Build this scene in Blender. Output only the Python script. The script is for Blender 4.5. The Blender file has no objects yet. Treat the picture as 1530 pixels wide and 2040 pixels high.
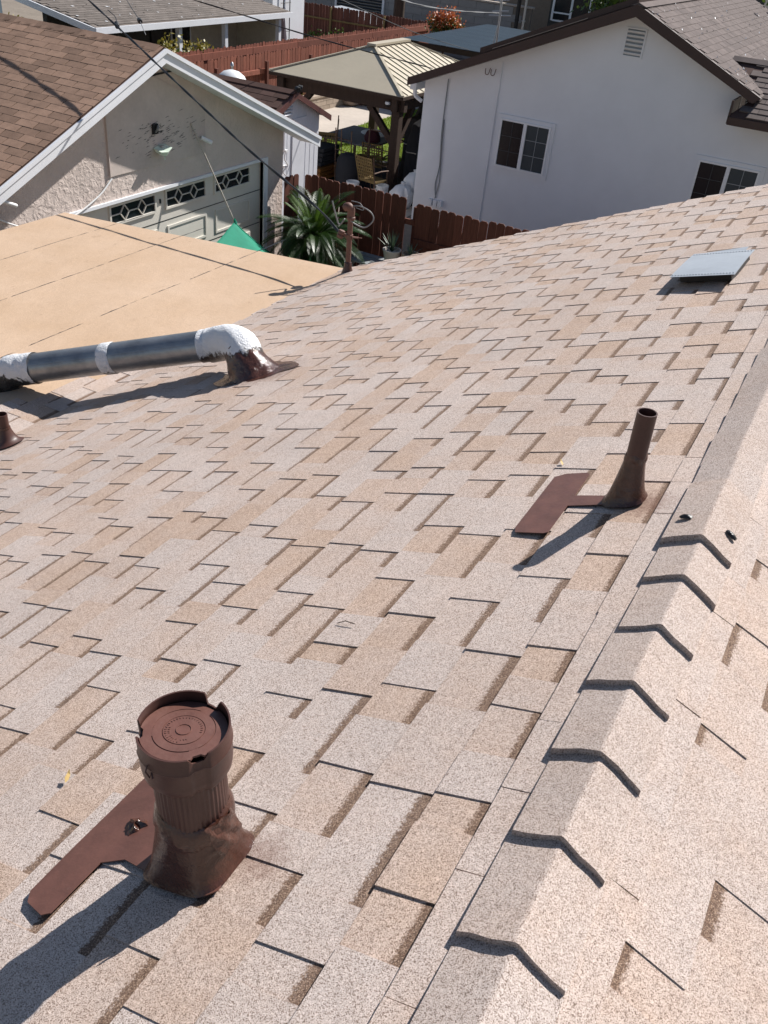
import bpy, math, random
from mathutils import Vector, Matrix
import numpy as np
random.seed(7)
R = math.radians
scene = bpy.context.scene

# ---------------------------------------------------------------- camera
PITCH, ROLL, AZ = R(34.7), R(-6.19), R(25.67)
fw = Vector((-math.sin(AZ)*math.cos(PITCH), math.cos(AZ)*math.cos(PITCH), -math.sin(PITCH)))
rt = Vector((math.cos(AZ), math.sin(AZ), 0))
dn = fw.cross(rt)
r2 = math.cos(ROLL)*rt + math.sin(ROLL)*dn
d2 = -math.sin(ROLL)*rt + math.cos(ROLL)*dn
CAM = Vector((0, 0, 5.9))
cam = bpy.data.cameras.new('camera'); cam_o = bpy.data.objects.new('camera', cam)
scene.collection.objects.link(cam_o); scene.camera = cam_o
cam.sensor_fit = 'HORIZONTAL'; cam.sensor_width = 36; cam.lens = 36*1766/1530
cam.clip_start = .05; cam.clip_end = 500
mw = Matrix.Identity(4)
for i in range(3):
    mw[i][0] = r2[i]; mw[i][1] = -d2[i]; mw[i][2] = -fw[i]; mw[i][3] = CAM[i]
cam_o.matrix_world = mw

# ---------------------------------------------------------------- world, sun, exposure
SUN_AZ, SUN_EL = R(20), R(41)
sunv = Vector((math.sin(SUN_AZ)*math.cos(SUN_EL), math.cos(SUN_AZ)*math.cos(SUN_EL), math.sin(SUN_EL)))
world = bpy.data.worlds.new('World'); scene.world = world; world.use_nodes = True
wn = world.node_tree.nodes; wl = world.node_tree.links; wn.clear()
sky = wn.new('ShaderNodeTexSky'); sky.sky_type = 'NISHITA'; sky.sun_disc = False
sky.sun_elevation = SUN_EL; sky.sun_rotation = SUN_AZ; sky.air_density = 1.0; sky.dust_density = .6
bg = wn.new('ShaderNodeBackground'); bg.inputs[1].default_value = .062
wo = wn.new('ShaderNodeOutputWorld'); wl.new(sky.outputs[0], bg.inputs[0]); wl.new(bg.outputs[0], wo.inputs[0])
sl = bpy.data.lights.new('sun', 'SUN'); sl.energy = 5.0; sl.angle = R(.53); sl.color = (1, .965, .92)
so = bpy.data.objects.new('sun', sl); scene.collection.objects.link(so)
so.rotation_euler = (-sunv).to_track_quat('-Z', 'Y').to_euler(); so.location = (6, 20, 25)
vs = scene.view_settings; vs.view_transform = 'Standard'; vs.look = 'None'; vs.gamma = 1; vs.use_curve_mapping = False
vs.exposure = .56

# ---------------------------------------------------------------- materials
def nt(name):
    m = bpy.data.materials.new(name); m.use_nodes = True
    n = m.node_tree.nodes; n.clear()
    o = n.new('ShaderNodeOutputMaterial'); b = n.new('ShaderNodeBsdfPrincipled')
    m.node_tree.links.new(b.outputs[0], o.inputs[0])
    return m, n, m.node_tree.links, b
def c4(c): return (c[0], c[1], c[2], 1)
def mixc(n, l, f, a, b, mode='MIX'):
    x = n.new('ShaderNodeMix'); x.data_type = 'RGBA'; x.blend_type = mode
    for s, v in ((x.inputs[0], f), (x.inputs[6], a), (x.inputs[7], b)):
        if hasattr(v, 'is_linked'): l.new(v, s)
        elif isinstance(v, (int, float)): s.default_value = v
        else: s.default_value = c4(v)
    return x.outputs[2]
def mth(n, l, op, a, b=None, c=None, clamp=False):
    x = n.new('ShaderNodeMath'); x.operation = op; x.use_clamp = clamp
    for i, v in enumerate((a, b, c)):
        if v is None: continue
        if hasattr(v, 'is_linked'): l.new(v, x.inputs[i])
        else: x.inputs[i].default_value = v
    return x.outputs[0]
def noise(n, l, vec, scale, detail=4, rough=.55, dist=0):
    x = n.new('ShaderNodeTexNoise'); x.inputs['Scale'].default_value = scale
    x.inputs['Detail'].default_value = detail; x.inputs['Roughness'].default_value = rough
    x.inputs['Distortion'].default_value = dist
    if vec is not None: l.new(vec, x.inputs['Vector'])
    return x.outputs[0]
def ramp(n, l, fac, stops):
    x = n.new('ShaderNodeValToRGB'); e = x.color_ramp.elements
    while len(e) < len(stops): e.new(.5)
    for k, (p, c) in enumerate(stops): e[k].position = p; e[k].color = c4(c)
    l.new(fac, x.inputs[0]); return x.outputs[0]
def mapr(n, l, v, a, b, c=0, d=1):
    x = n.new('ShaderNodeMapRange'); l.new(v, x.inputs[0])
    for i, q in enumerate((a, b, c, d)): x.inputs[i+1].default_value = q
    return x.outputs[0]
def pos(n, l, stretch=None):
    g = n.new('ShaderNodeNewGeometry')
    if stretch is None: return g.outputs['Position']
    m = n.new('ShaderNodeMapping'); m.inputs['Scale'].default_value = stretch
    l.new(g.outputs['Position'], m.inputs[0]); return m.outputs[0]
def bump(n, l, b, h, strength, dist):
    x = n.new('ShaderNodeBump'); x.inputs['Strength'].default_value = strength; x.inputs['Distance'].default_value = dist
    l.new(h, x.inputs['Height']); l.new(x.outputs[0], b.inputs['Normal'])
def rnd(n): return n.new('ShaderNodeObjectInfo').outputs['Random']

def plain(name, c, rough=.6, metal=0, var=.15, scale=6, bmp=0, bscale=60, bdist=.003, stretch=None, spec=.5, rand=0, c2=None):
    """colour with large and small mottling, optional relief and per-object tint"""
    m, n, l, b = nt(name); p = pos(n, l, stretch)
    a = noise(n, l, p, scale, 6, .6); a2 = noise(n, l, p, scale*9, 4, .6)
    f = mth(n, l, 'ADD', mth(n, l, 'MULTIPLY', a, .65), mth(n, l, 'MULTIPLY', a2, .35))
    f = mapr(n, l, f, .32, .68)
    lo = [x*(1-var) for x in c]; hi = [min(1, x*(1+var)) for x in c] if c2 is None else c2
    col = mixc(n, l, f, lo, hi)
    if rand:
        k = mapr(n, l, rnd(n), 0, 1, 1-rand, 1+rand)
        v = n.new('ShaderNodeVectorMath'); v.operation = 'SCALE'; l.new(col, v.inputs[0]); l.new(k, v.inputs['Scale']); col = v.outputs[0]
    l.new(col, b.inputs['Base Color'])
    b.inputs['Roughness'].default_value = rough; b.inputs['Metallic'].default_value = metal
    b.inputs['Specular IOR Level'].default_value = spec
    if bmp: bump(n, l, b, noise(n, l, p, bscale, 5, .6), bmp, bdist)
    return m

STAINS = [((-.565, .815, 4.40), .075, .55), ((-.26, 2.26, 4.53), .10, .7), ((-2.82, 4.00, 3.47), .27, .85), ((-4.05, 3.06, 2.96), .14, .6)]
def make_shingle_mat(name='asphalt_shingle', k0=1.0):
    m, n, l, b = nt(name); p = pos(n, l)
    at = n.new('ShaderNodeAttribute'); at.attribute_name = 'sh'
    sp = n.new('ShaderNodeSeparateColor'); l.new(at.outputs['Color'], sp.inputs[0])
    tint, vv, slot = sp.outputs[0], sp.outputs[1], sp.outputs[2]
    tn = mth(n, l, 'ADD', tint, mapr(n, l, noise(n, l, p, 9, 3), .3, .7, -.16, .16))
    base = ramp(n, l, tn, [(0, (.482, .420, .388)), (.33, (.476, .400, .358)), (.62, (.468, .375, .320)), (1, (.45, .342, .272))])
    # granules
    vo = n.new('ShaderNodeTexVoronoi'); vo.inputs['Scale'].default_value = 720; l.new(p, vo.inputs['Vector'])
    s2 = n.new('ShaderNodeSeparateColor'); l.new(vo.outputs['Color'], s2.inputs[0])
    gr = ramp(n, l, s2.outputs[0], [(0, (.28, .22, .19)), (.15, (.48, .41, .36)), (.29, (.96, .92, .89)), (.6, (1.09, 1.06, 1.04)), (1, (1.46, 1.45, 1.45))])
    col = mixc(n, l, 1.0, base, gr, 'MULTIPLY')
    blot = mapr(n, l, noise(n, l, p, 70, 4, .75), .3, .7, .9*k0, 1.1*k0)
    blot2 = mapr(n, l, noise(n, l, p, 1.3, 5, .65), .3, .7, .90, 1.07)
    k = n.new('ShaderNodeVectorMath'); k.operation = 'SCALE'; l.new(col, k.inputs[0]); l.new(mth(n, l, 'MULTIPLY', blot, blot2), k.inputs['Scale']); col = k.outputs[0]
    # printed dark granule band along the head of each exposed underlay
    edge = mth(n, l, 'ADD', vv, mapr(n, l, noise(n, l, p, 190, 2), .3, .7, -.05, .05))
    bm = mth(n, l, 'MULTIPLY', mapr(n, l, edge, .24, .29, .9, 0), slot)
    bcol = ramp(n, l, s2.outputs[1], [(0, (.05, .026, .017)), (.45, (.11, .060, .038)), (.75, (.20, .122, .080)), (1, (.45, .32, .23))])
    col = mixc(n, l, bm, col, bcol)
    # brown overspray round the painted vents
    for (c, rad, amt) in STAINS:
        d = n.new('ShaderNodeVectorMath'); d.operation = 'DISTANCE'; l.new(p, d.inputs[0]); d.inputs[1].default_value = c
        dd = mth(n, l, 'ADD', d.outputs['Value'], mapr(n, l, noise(n, l, p, 60, 4, .75), .25, .75, -.5*rad, .5*rad))
        f = mapr(n, l, dd, rad*.35, rad, amt, 0)
        col = mixc(n, l, mth(n, l, 'MULTIPLY', f, mapr(n, l, s2.outputs[2], 0, 1, .45, 1)), col, (.15, .07, .05))
    l.new(col, b.inputs['Base Color']); b.inputs['Roughness'].default_value = .92; b.inputs['Specular IOR Level'].default_value = .25
    bump(n, l, b, mth(n, l, 'ADD', s2.outputs[1], noise(n, l, p, 60, 3)), .55, .0012)
    return m

def make_stucco(name, c, var, bs, bd, sc=26, rag=True):
    m, n, l, b = nt(name); p = pos(n, l)
    a = noise(n, l, p, 1.6, 5, .6); col = mixc(n, l, mapr(n, l, a, .3, .7), [x*(1-var) for x in c], [min(1, x*(1+var)) for x in c])
    l.new(col, b.inputs['Base Color']); b.inputs['Roughness'].default_value = .9; b.inputs['Specular IOR Level'].default_value = .2
    h = noise(n, l, p, sc, 4, .55, .6)
    if rag: h = mapr(n, l, h, .40, .66)
    bump(n, l, b, h, bs, bd); return m

def make_duct_metal():
    m, n, l, b = nt('galvanised_duct'); p = pos(n, l); q = pos(n, l, (1.2, 2, 2))
    f = mapr(n, l, noise(n, l, q, 3, 6, .65), .3, .72)
    col = mixc(n, l, f, (.17, .175, .185), (.38, .385, .395))
    l.new(col, b.inputs['Base Color']); b.inputs['Metallic'].default_value = .65
    l.new(mapr(n, l, noise(n, l, p, 30, 4), .3, .7, .28, .48), b.inputs['Roughness'])
    bump(n, l, b, noise(n, l, p, 14, 3), .12, .01); return m

def make_coat(name, white, dark, thr, scale, axis_p, axis_d, lo, hi):
    """brushed white sealant with ragged edges over dark tar; the coat covers where the surface faces up"""
    m, n, l, b = nt(name); p = pos(n, l)
    g = n.new('ShaderNodeNewGeometry'); sx = n.new('ShaderNodeSeparateXYZ')
    v = n.new('ShaderNodeVectorMath'); v.operation = 'SUBTRACT'; l.new(p, v.inputs[0]); v.inputs[1].default_value = axis_p
    d = n.new('ShaderNodeVectorMath'); d.operation = 'DOT_PRODUCT'; l.new(v.outputs[0], d.inputs[0]); d.inputs[1].default_value = axis_d
    w = mth(n, l, 'ADD', d.outputs['Value'], mapr(n, l, noise(n, l, p, scale, 5, .7, .5), .25, .75, -thr, thr))
    f = mapr(n, l, w, lo, hi)
    l.new(mixc(n, l, f, dark, white), b.inputs['Base Color'])
    l.new(mapr(n, l, f, 0, 1, .3, .7), b.inputs['Roughness'])
    bump(n, l, b, noise(n, l, p, 38, 5, .65, 1.2), .7, .02); return m

def make_glass(name, c, rough=.08):
    m, n, l, b = nt(name)
    b.inputs['Base Color'].default_value = c4(c); b.inputs['Roughness'].default_value = rough
    b.inputs['Specular IOR Level'].default_value = .3; return m

def make_wood(name, c, var=.3, rand=.18, rough=.75, st=(14, 14, 1.2)):
    m, n, l, b = nt(name); p = pos(n, l, st)
    f = mapr(n, l, noise(n, l, p, 3, 6, .65, .4), .3, .7)
    col = mixc(n, l, f, [x*(1-var) for x in c], [x*(1+var) for x in c])
    k = mapr(n, l, rnd(n), 0, 1, 1-rand, 1+rand)
    v = n.new('ShaderNodeVectorMath'); v.operation = 'SCALE'; l.new(col, v.inputs[0]); l.new(k, v.inputs['Scale'])
    l.new(v.outputs[0], b.inputs['Base Color']); b.inputs['Roughness'].default_value = rough
    b.inputs['Specular IOR Level'].default_value = .3
    bump(n, l, b, noise(n, l, p, 5, 4), .3, .004); return m

def make_leaf(name, c1, c2, rough=.45, trans=.15):
    m, n, l, b = nt(name); p = pos(n, l)
    f = mapr(n, l, noise(n, l, p, 7, 4, .7), .3, .7)
    l.new(mixc(n, l, f, c1, c2), b.inputs['Base Color']); b.inputs['Roughness'].default_value = rough
    t = n.new('ShaderNodeBsdfTranslucent'); l.new(mixc(n, l, f, c1, c2), t.inputs[0])
    mx = n.new('ShaderNodeMixShader'); mx.inputs[0].default_value = trans
    l.new(b.outputs[0], mx.inputs[1]); l.new(t.outputs[0], mx.inputs[2])
    l.new(mx.outputs[0], n['Material Output'].inputs[0]); return m

def make_rows(name, c1, c2, axis, pitch, rand=.1):
    """far roofing: mottled colour only (the courses are geometry)"""
    return plain(name, c1, .9, 0, .25, 5, .4, 70, .004, rand=rand, c2=c2, spec=.2)

M = {}
M['shingle'] = make_shingle_mat()
M['cap_shingle'] = make_shingle_mat('ridge_cap_shingle', .93)
M['deck'] = plain('roof_deck_felt', (.05, .045, .04), .9)
M['fascia_tan'] = plain('tan_painted_fascia', (.36, .28, .22), .6)
M['cream_wall'] = make_stucco('cream_house_stucco', (.5, .43, .36), .08, .4, .006)
def make_tan():
    m, n, l, b = nt('tan_rolled_roofing'); p = pos(n, l)
    a = mapr(n, l, noise(n, l, p, 1.4, 5, .6), .3, .7); g = mapr(n, l, noise(n, l, p, 220, 2, .6), .3, .7, .8, 1.2)
    col = mixc(n, l, a, (.455, .318, .212), (.515, .375, .268))
    sp_ = mapr(n, l, noise(n, l, pos(n, l, (1, .45, 1)), 9, 7, .78), .60, .74, 0, .6)
    col = mixc(n, l, sp_, col, (.20, .12, .075))
    k = n.new('ShaderNodeVectorMath'); k.operation = 'SCALE'; l.new(col, k.inputs[0]); l.new(g, k.inputs['Scale'])
    l.new(k.outputs[0], b.inputs['Base Color']); b.inputs['Roughness'].default_value = .9; b.inputs['Specular IOR Level'].default_value = .2
    bump(n, l, b, noise(n, l, pos(n, l, (1, .5, 1)), 4, 6, .62), .6, .02); return m
M['tan'] = make_tan()
def make_brown(name, c, rough):
    m, n, l, b = nt(name); p = pos(n, l)
    col = mixc(n, l, mapr(n, l, noise(n, l, p, 14, 6, .65), .3, .7), [x*.78 for x in c], [x*1.22 for x in c])
    col = mixc(n, l, mapr(n, l, noise(n, l, p, 55, 6, .75), .62, .76, 0, .28), col, (.22, .15, .125))
    col = mixc(n, l, mapr(n, l, noise(n, l, p, 210, 3, .7), .68, .76, 0, .5), col, (.05, .025, .02))
    l.new(col, b.inputs['Base Color']); l.new(mapr(n, l, noise(n, l, p, 24, 5, .7), .3, .7, rough-.12, rough+.18), b.inputs['Roughness'])
    bump(n, l, b, noise(n, l, p, 26, 5, .65), .25, .006); return m
M['brown_lit'] = make_brown('brown_spray_paint_lit', (.122, .052, .039), .48)  # vent brown brightened, sunlight on disc and plates put into the colour
M['brown_shaded'] = plain('brown_paint_shaded', (.068, .028, .021), .45, 0, .2, 14, .25, 60, .002)  # darker copy of the vent brown, shade of collar and pipes in the colour
M['tar'] = plain('glossy_brown_mastic', (.075, .030, .020), .16, 0, .5, 16, .8, 26, .012, spec=.7)
M['brown_wet'] = plain('brushed_brown_mastic', (.062, .024, .016), .24, 0, .3, 16, .7, 34, .008, spec=.6)
M['blacktar'] = plain('black_roof_tar', (.012, .011, .011), .35, 0, .4, 12, .7, 40, .01)
M['black'] = plain('black_rubber', (.012, .012, .013), .55)
M['duct'] = make_duct_metal()
M['galv'] = plain('galvanised_sheet', (.42, .445, .48), .42, .2, .1, 4, .08, 40, .004)
M['rust'] = plain('rust_brown_painted_steel', (.135, .062, .044), .6, 0, .3, 14, .3, 60, .003)
M['garage_stucco'] = make_stucco('rough_grey_beige_stucco', (.59, .50, .452), .1, .4, .018, 13)
M['garage_patch'] = plain('weathered_grey_board', (.54, .46, .415), .85, 0, .12, 2.2, .25, 30, .006)
M['white_trim'] = plain('white_painted_trim', (.76, .77, .80), .5, 0, .05, 3)
M['door_white'] = plain('off_white_garage_door', (.66, .625, .56), .5, 0, .05, 2)
M['glass_dark'] = make_glass('dark_window_glass', (.012, .016, .02), .25)
M['glass_house'] = make_glass('dusky_window_glass', (.055, .068, .075), .45)
M['brown_roof'] = plain('brown_three_tab_shingle', (.26, .165, .118), .92, 0, .2, 7, .5, 260, .002, rand=.22, spec=.2)
M['shed_roof'] = plain('dark_brown_shed_shingle', (.085, .05, .042), .92, 0, .2, 7, .4, 200, .002, rand=.2, spec=.2)
M['shed_white'] = plain('white_painted_siding', (.66, .665, .70), .6, 0, .07, 2, .15, 20, .003)
M['dark_trim'] = plain('dark_brown_painted_fascia', (.040, .017, .014), .5, 0, .2, 4)
M['red_trim'] = plain('red_brown_painted_fascia', (.10, .035, .028), .55, 0, .2, 4)
M['house_white'] = make_stucco('smooth_white_stucco', (.82, .83, .85), .03, .25, .003, 55, False)
M['vinyl'] = plain('white_vinyl_frame', (.88, .885, .89), .35, 0, .03, 3)
M['muntin_grey'] = plain('grey_window_grille', (.26, .28, .29), .5, 0, .05, 3)
M['grille_pale'] = plain('pale_grille_bar', (.30, .32, .33), .5)
M['grille_dark'] = plain('screened_grille_bar', (.045, .052, .055), .6)
M['pvc'] = plain('white_conduit', (.72, .72, .72), .45, 0, .04, 3)
M['grey_brown_roof'] = plain('grey_brown_house_shingle', (.135, .108, .10), .92, 0, .22, 6, .5, 150, .003, rand=.15, spec=.2)
M['grey_roof'] = plain('weathered_grey_shingle', (.155, .133, .118), .92, 0, .25, 6, .5, 120, .003, rand=.15, spec=.2)
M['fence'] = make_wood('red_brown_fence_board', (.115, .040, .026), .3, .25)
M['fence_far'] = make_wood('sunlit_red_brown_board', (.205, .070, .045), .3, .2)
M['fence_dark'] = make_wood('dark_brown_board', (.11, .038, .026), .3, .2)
M['gaz_wood'] = make_wood('dark_stained_post', (.045, .026, .018), .25, .05)
M['gaz_roof'] = plain('tan_green_metal_roof', (.43, .375, .28), .55, .05, .06, 1.2, .1, 9, .01)
M['blue_roof'] = plain('blue_grey_corrugated_sheet', (.025, .042, .055), .42, .1, .35, 3, .3, 10, .01, stretch=(.25, 3, 1))
M['concrete'] = plain('pale_concrete', (.46, .40, .34), .9, 0, .16, .8, .2, 30, .004)
M['dirt'] = plain('dry_dirt_ground', (.20, .165, .13), .95, 0, .25, .6, .3, 12, .02)
M['lawn_soil'] = plain('lawn_thatch', (.13, .19, .022), .95, 0, .3, 9)
M['grass'] = make_leaf('lawn_grass', (.16, .23, .012), (.29, .36, .03), .6, .3)
M['block'] = plain('tan_concrete_block', (.36, .285, .22), .9, 0, .12, 5, .4, 60, .004, rand=.15)
M['mortar'] = plain('mortar', (.20, .17, .14), .95)
M['grey_block'] = plain('grey_block_wall', (.27, .265, .26), .9, 0, .1, 3, .3, 40, .004, rand=.05)
M['frond'] = make_leaf('sago_frond_green', (.012, .040, .006), (.034, .078, .010), .42, .1)
M['frond_tip'] = make_leaf('young_frond_green', (.05, .10, .012), (.09, .15, .02), .4, .2)
M['agave'] = make_leaf('agave_leaf_green', (.04, .11, .035), (.07, .16, .05), .4, .08)
M['spiky'] = make_leaf('blue_green_blade', (.05, .085, .05), (.09, .13, .08), .5, .1)
M['yucca'] = make_leaf('yellow_green_blade', (.16, .18, .02), (.28, .25, .05), .5, .2)
M['bush_red'] = make_leaf('red_tipped_leaves', (.30, .045, .02), (.50, .16, .03), .5, .25)
M['bush_green'] = make_leaf('bush_leaves', (.035, .075, .01), (.10, .15, .02), .5, .2)
M['bush_yellow'] = make_leaf('yellow_red_leaves', (.10, .13, .015), (.33, .22, .03), .5, .25)
M['bark'] = make_wood('brown_bark', (.06, .04, .028), .4, .1)
M['sail'] = make_leaf('green_shade_cloth', (.012, .25, .155), (.016, .30, .19), .8, .3)
M['rope'] = plain('pale_rope', (.42, .38, .33), .8)
M['wire'] = plain('black_cable', (.012, .012, .014), .5)
M['wire_grey'] = plain('grey_weathered_wire', (.20, .20, .20), .5)
M['white_plastic'] = plain('white_plastic', (.74, .75, .76), .4, 0, .04, 4)
M['pale_green'] = plain('pale_green_glass_shade', (.58, .68, .58), .3, 0, .08, 20)
M['steel'] = plain('antenna_steel', (.42, .43, .44), .35, .7, .1, 10)
M['bronze'] = plain('bronze_metal_tube', (.14, .085, .06), .5, .2, .2, 10)
M['rattan'] = make_wood('tan_woven_slats', (.20, .135, .055), .25, .1)
M['cushion'] = plain('dark_cushion', (.02, .02, .024), .9)
M['maroon'] = plain('maroon_cloth', (.06, .012, .02), .85)
M['grey_cloth'] = plain('grey_table_cover', (.20, .20, .22), .8)
M['orange_wood'] = make_wood('varnished_orange_wood', (.22, .09, .02), .2, .1)
M['umbrella'] = plain('mauve_umbrella_cloth', (.11, .085, .105), .9)
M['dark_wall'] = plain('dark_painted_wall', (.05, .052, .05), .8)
M['beige_wall'] = plain('beige_patio_wall', (.42, .39, .32), .85)
M['teal_wall'] = plain('blue_grey_painted_wall', (.12, .16, .19), .8)
M['brown_wall'] = plain('tan_brown_far_wall', (.26, .20, .15), .85)
M['clay'] = plain('clay_pot', (.34, .25, .19), .8)
M['pot_white'] = plain('cream_pot', (.50, .46, .42), .7)
M['leaf_dry'] = plain('dry_yellow_leaf', (.50, .34, .12), .7)
M['red'] = plain('red_petals', (.45, .02, .04), .6)

# ---------------------------------------------------------------- mesh helpers
col_ = scene.collection
ORG = {}
def V(*a): return Vector(a)
class MB:
    def __init__(s): s.v = []; s.f = []; s.c = None
    def add(s, vs, fs):
        o = len(s.v); s.v += [tuple(x) for x in vs]; s.f += [tuple(i+o for i in f) for f in fs]; return s
    def box(s, x0, x1, y0, y1, z0, z1):
        return s.add([(x0,y0,z0),(x1,y0,z0),(x1,y1,z0),(x0,y1,z0),(x0,y0,z1),(x1,y0,z1),(x1,y1,z1),(x0,y1,z1)],
                     [(0,3,2,1),(4,5,6,7),(0,1,5,4),(1,2,6,5),(2,3,7,6),(3,0,4,7)])
    def beam(s, a, b, w, h, up=(0,0,1)):
        a = Vector(a); b = Vector(b); d = (b-a).normalized(); up = Vector(up)
        x = d.cross(up)
        if x.length < 1e-4: x = d.cross(Vector((1,0,0)))
        x.normalize(); y = x.cross(d).normalized(); x = x*w/2; y = y*h/2
        return s.add([a-x-y, a+x-y, a+x+y, a-x+y, b-x-y, b+x-y, b+x+y, b-x+y],
                     [(0,1,2,3),(7,6,5,4),(0,4,5,1),(1,5,6,2),(2,6,7,3),(3,7,4,0)])
    def prism(s, poly, off):
        n = len(poly); off = Vector(off); a = [Vector(p) for p in poly]
        nrm = Vector((0,0,0))
        for i in range(n): nrm += a[i].cross(a[(i+1) % n])
        if nrm.dot(off) > 0: a = a[::-1]
        b = [p+off for p in a]
        fs = [tuple(range(n)), tuple(range(2*n-1, n-1, -1))]
        fs += [(i, n+i, n+(i+1) % n, (i+1) % n) for i in range(n)]
        return s.add(a+b, fs)
    def tube(s, path, r, n=10, cap=True):
        P = [Vector(p) for p in path]; k = len(P)
        rs = r if isinstance(r, (list, tuple)) else [r]*k
        ref = None; rings = []
        for i in range(k):
            d = (P[min(i+1, k-1)]-P[max(i-1, 0)]).normalized()
            if ref is None:
                ref = d.cross(Vector((0,0,1)))
                if ref.length < .05: ref = d.cross(Vector((1,0,0)))
            x = (ref-d*ref.dot(d)).normalized(); ref = x; y = d.cross(x)
            rings.append([P[i]+rs[i]*(math.cos(2*math.pi*j/n)*x+math.sin(2*math.pi*j/n)*y) for j in range(n)])
        vs = [q for rg in rings for q in rg]
        fs = [(i*n+j, i*n+(j+1) % n, (i+1)*n+(j+1) % n, (i+1)*n+j) for i in range(k-1) for j in range(n)]
        if cap: fs += [tuple(range(n-1, -1, -1)), tuple((k-1)*n+j for j in range(n))]
        return s.add(vs, fs)
    def lathe(s, prof, n, c, ax=(0,0,1), fn=None, cap=False):
        c = Vector(c); az = Vector(ax).normalized(); x = az.cross(Vector((0,1,0))).normalized(); x = -x if x.x < 0 else x; y = az.cross(x)
        vs = []
        for i, (r, z) in enumerate(prof):
            for j in range(n):
                t = 2*math.pi*j/n; rr, zz = (r, z) if fn is None else fn(i, t, r, z)
                vs.append(c+az*zz+rr*(math.cos(t)*x+math.sin(t)*y))
        fs = [(i*n+j, i*n+(j+1) % n, (i+1)*n+(j+1) % n, (i+1)*n+j) for i in range(len(prof)-1) for j in range(n)]
        if cap: fs += [tuple((len(prof)-1)*n+j for j in range(n))]
        return s.add(vs, fs)
    def grid(s, fn, nu, nv, thick=None):
        vs = [fn(i/(nu), j/(nv)) for i in range(nu+1) for j in range(nv+1)]
        fs = [(i*(nv+1)+j, (i+1)*(nv+1)+j, (i+1)*(nv+1)+j+1, i*(nv+1)+j+1) for i in range(nu) for j in range(nv)]
        return s.add(vs, fs)
    def build(s, name, mat, parent=None, smooth=False, kind=None, angle=40):
        o0 = ORG.get(parent.name, Vector((0,0,0))) if parent else Vector((0,0,0))
        me = bpy.data.meshes.new(name)
        me.from_pydata([(x-o0.x, y-o0.y, z-o0.z) for x, y, z in s.v], [], s.f)
        if smooth:
            me.polygons.foreach_set('use_smooth', [True]*len(me.polygons))
            try: me.set_sharp_from_angle(angle=R(angle))
            except Exception: pass
        if s.c is not None:
            at = me.color_attributes.new('sh', 'FLOAT_COLOR', 'CORNER')
            at.data.foreach_set('color', [q for c in s.c for q in c])
        me.materials.append(M[mat] if isinstance(mat, str) else mat)
        me.update()
        o = bpy.data.objects.new(name, me); col_.objects.link(o)
        if parent: o.parent = parent; ORG[o.name] = o0
        if kind: o['kind'] = kind
        return o
def thing(name, label, cat, loc, group=None):
    o = bpy.data.objects.new(name, None); o.location = loc; o.empty_display_size = .1; col_.objects.link(o)
    o['label'] = label; o['category'] = cat
    if group: o['group'] = group
    ORG[o.name] = Vector(loc); return o
def tag(o, label, cat, group=None):
    o['label'] = label; o['category'] = cat
    if group: o['group'] = group
    return o
def inst(name, me, loc, parent, rot=(0,0,0), scale=(1,1,1)):
    o0 = ORG.get(parent.name, Vector((0,0,0)))
    o = bpy.data.objects.new(name, me); o.location = Vector(loc)-o0; o.rotation_euler = rot; o.scale = scale
    o.parent = parent; col_.objects.link(o); return o
def struct(mb, name, mat): return mb.build(name, mat, None, kind='structure')
def proj(p):
    q = Vector(p)-CAM; z = q.dot(fw)
    if z <= .05: return None
    return (q.dot(r2)/z*1766+765, q.dot(d2)/z*1766+1020, z)

# ================================================================= GROUND
struct(MB().add([(-220,-160,0),(220,-160,0),(220,240,0),(-220,240,0)], [(0,1,2,3)]), 'ground', 'dirt')
struct(MB().box(-16.6, -8.95, 13.6, 36.4, -.1, .006), 'patio_pavement', 'concrete')
struct(MB().add([(-14.5,19.9,.012),(-8.9,24.6,.012),(-8.9,36,.012),(-14.5,36,.012)], [(0,1,2,3)]), 'lawn_bed', 'lawn_soil')

# ================================================================= MAIN HOUSE
TH = R(22.6); CT, ST = math.cos(TH), math.sin(TH)
RX, RZ = -.08, 4.610
def PL(u, v, h): return Vector((RX-v*CT-h*ST, u, RZ-v*ST+h*CT))
def PR(u, v, h): return Vector((RX+v*CT+h*ST, u, RZ-v*ST+h*CT))
def rake_u(v): return 7.30+(RX-v*CT+4.2)*.0924
house = thing('house', 'pale beige shingled house roof in the foreground with a capped ridge', 'house', (-.08, 2.5, 0))
UMIN = -2.2; VMAX = 4.46
roof = MB()
for P in (PL, PR):
    roof.add([P(UMIN,0,-.004), P(rake_u(0)-.02,0,-.004), P(rake_u(VMAX)-.02,VMAX,-.004), P(UMIN,VMAX,-.004),
              P(UMIN,0,-.03), P(rake_u(0)-.02,0,-.03), P(rake_u(VMAX)-.02,VMAX,-.03), P(UMIN,VMAX,-.03)],
             [(0,1,2,3),(7,6,5,4),(1,5,6,2),(2,6,7,3),(3,7,4,0)] if P is PR else [(3,2,1,0),(4,5,6,7),(2,6,5,1),(3,7,6,2),(0,4,7,3)])
roof = roof.build('roof', 'deck', house)
for P in (PL, PR):
    MB().prism([P(rake_u(0)-.03,0,-.035), P(rake_u(VMAX)-.03,VMAX,-.035), P(rake_u(VMAX)-.03,VMAX,-.17), P(rake_u(0)-.03,0,-.17)], (0,-.03,0)).build('fascia', 'fascia_tan', house)
MB().box(-3.95, 3.8, -2.0, 6.95, 0, 2.85).build('wall', 'cream_wall', house)
MB().prism([(-3.95,6.95,2.86),(3.8,6.95,2.86),(RX,6.95,4.44)], (0,-.2,0)).build('gable_wall', 'cream_wall', house)

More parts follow.
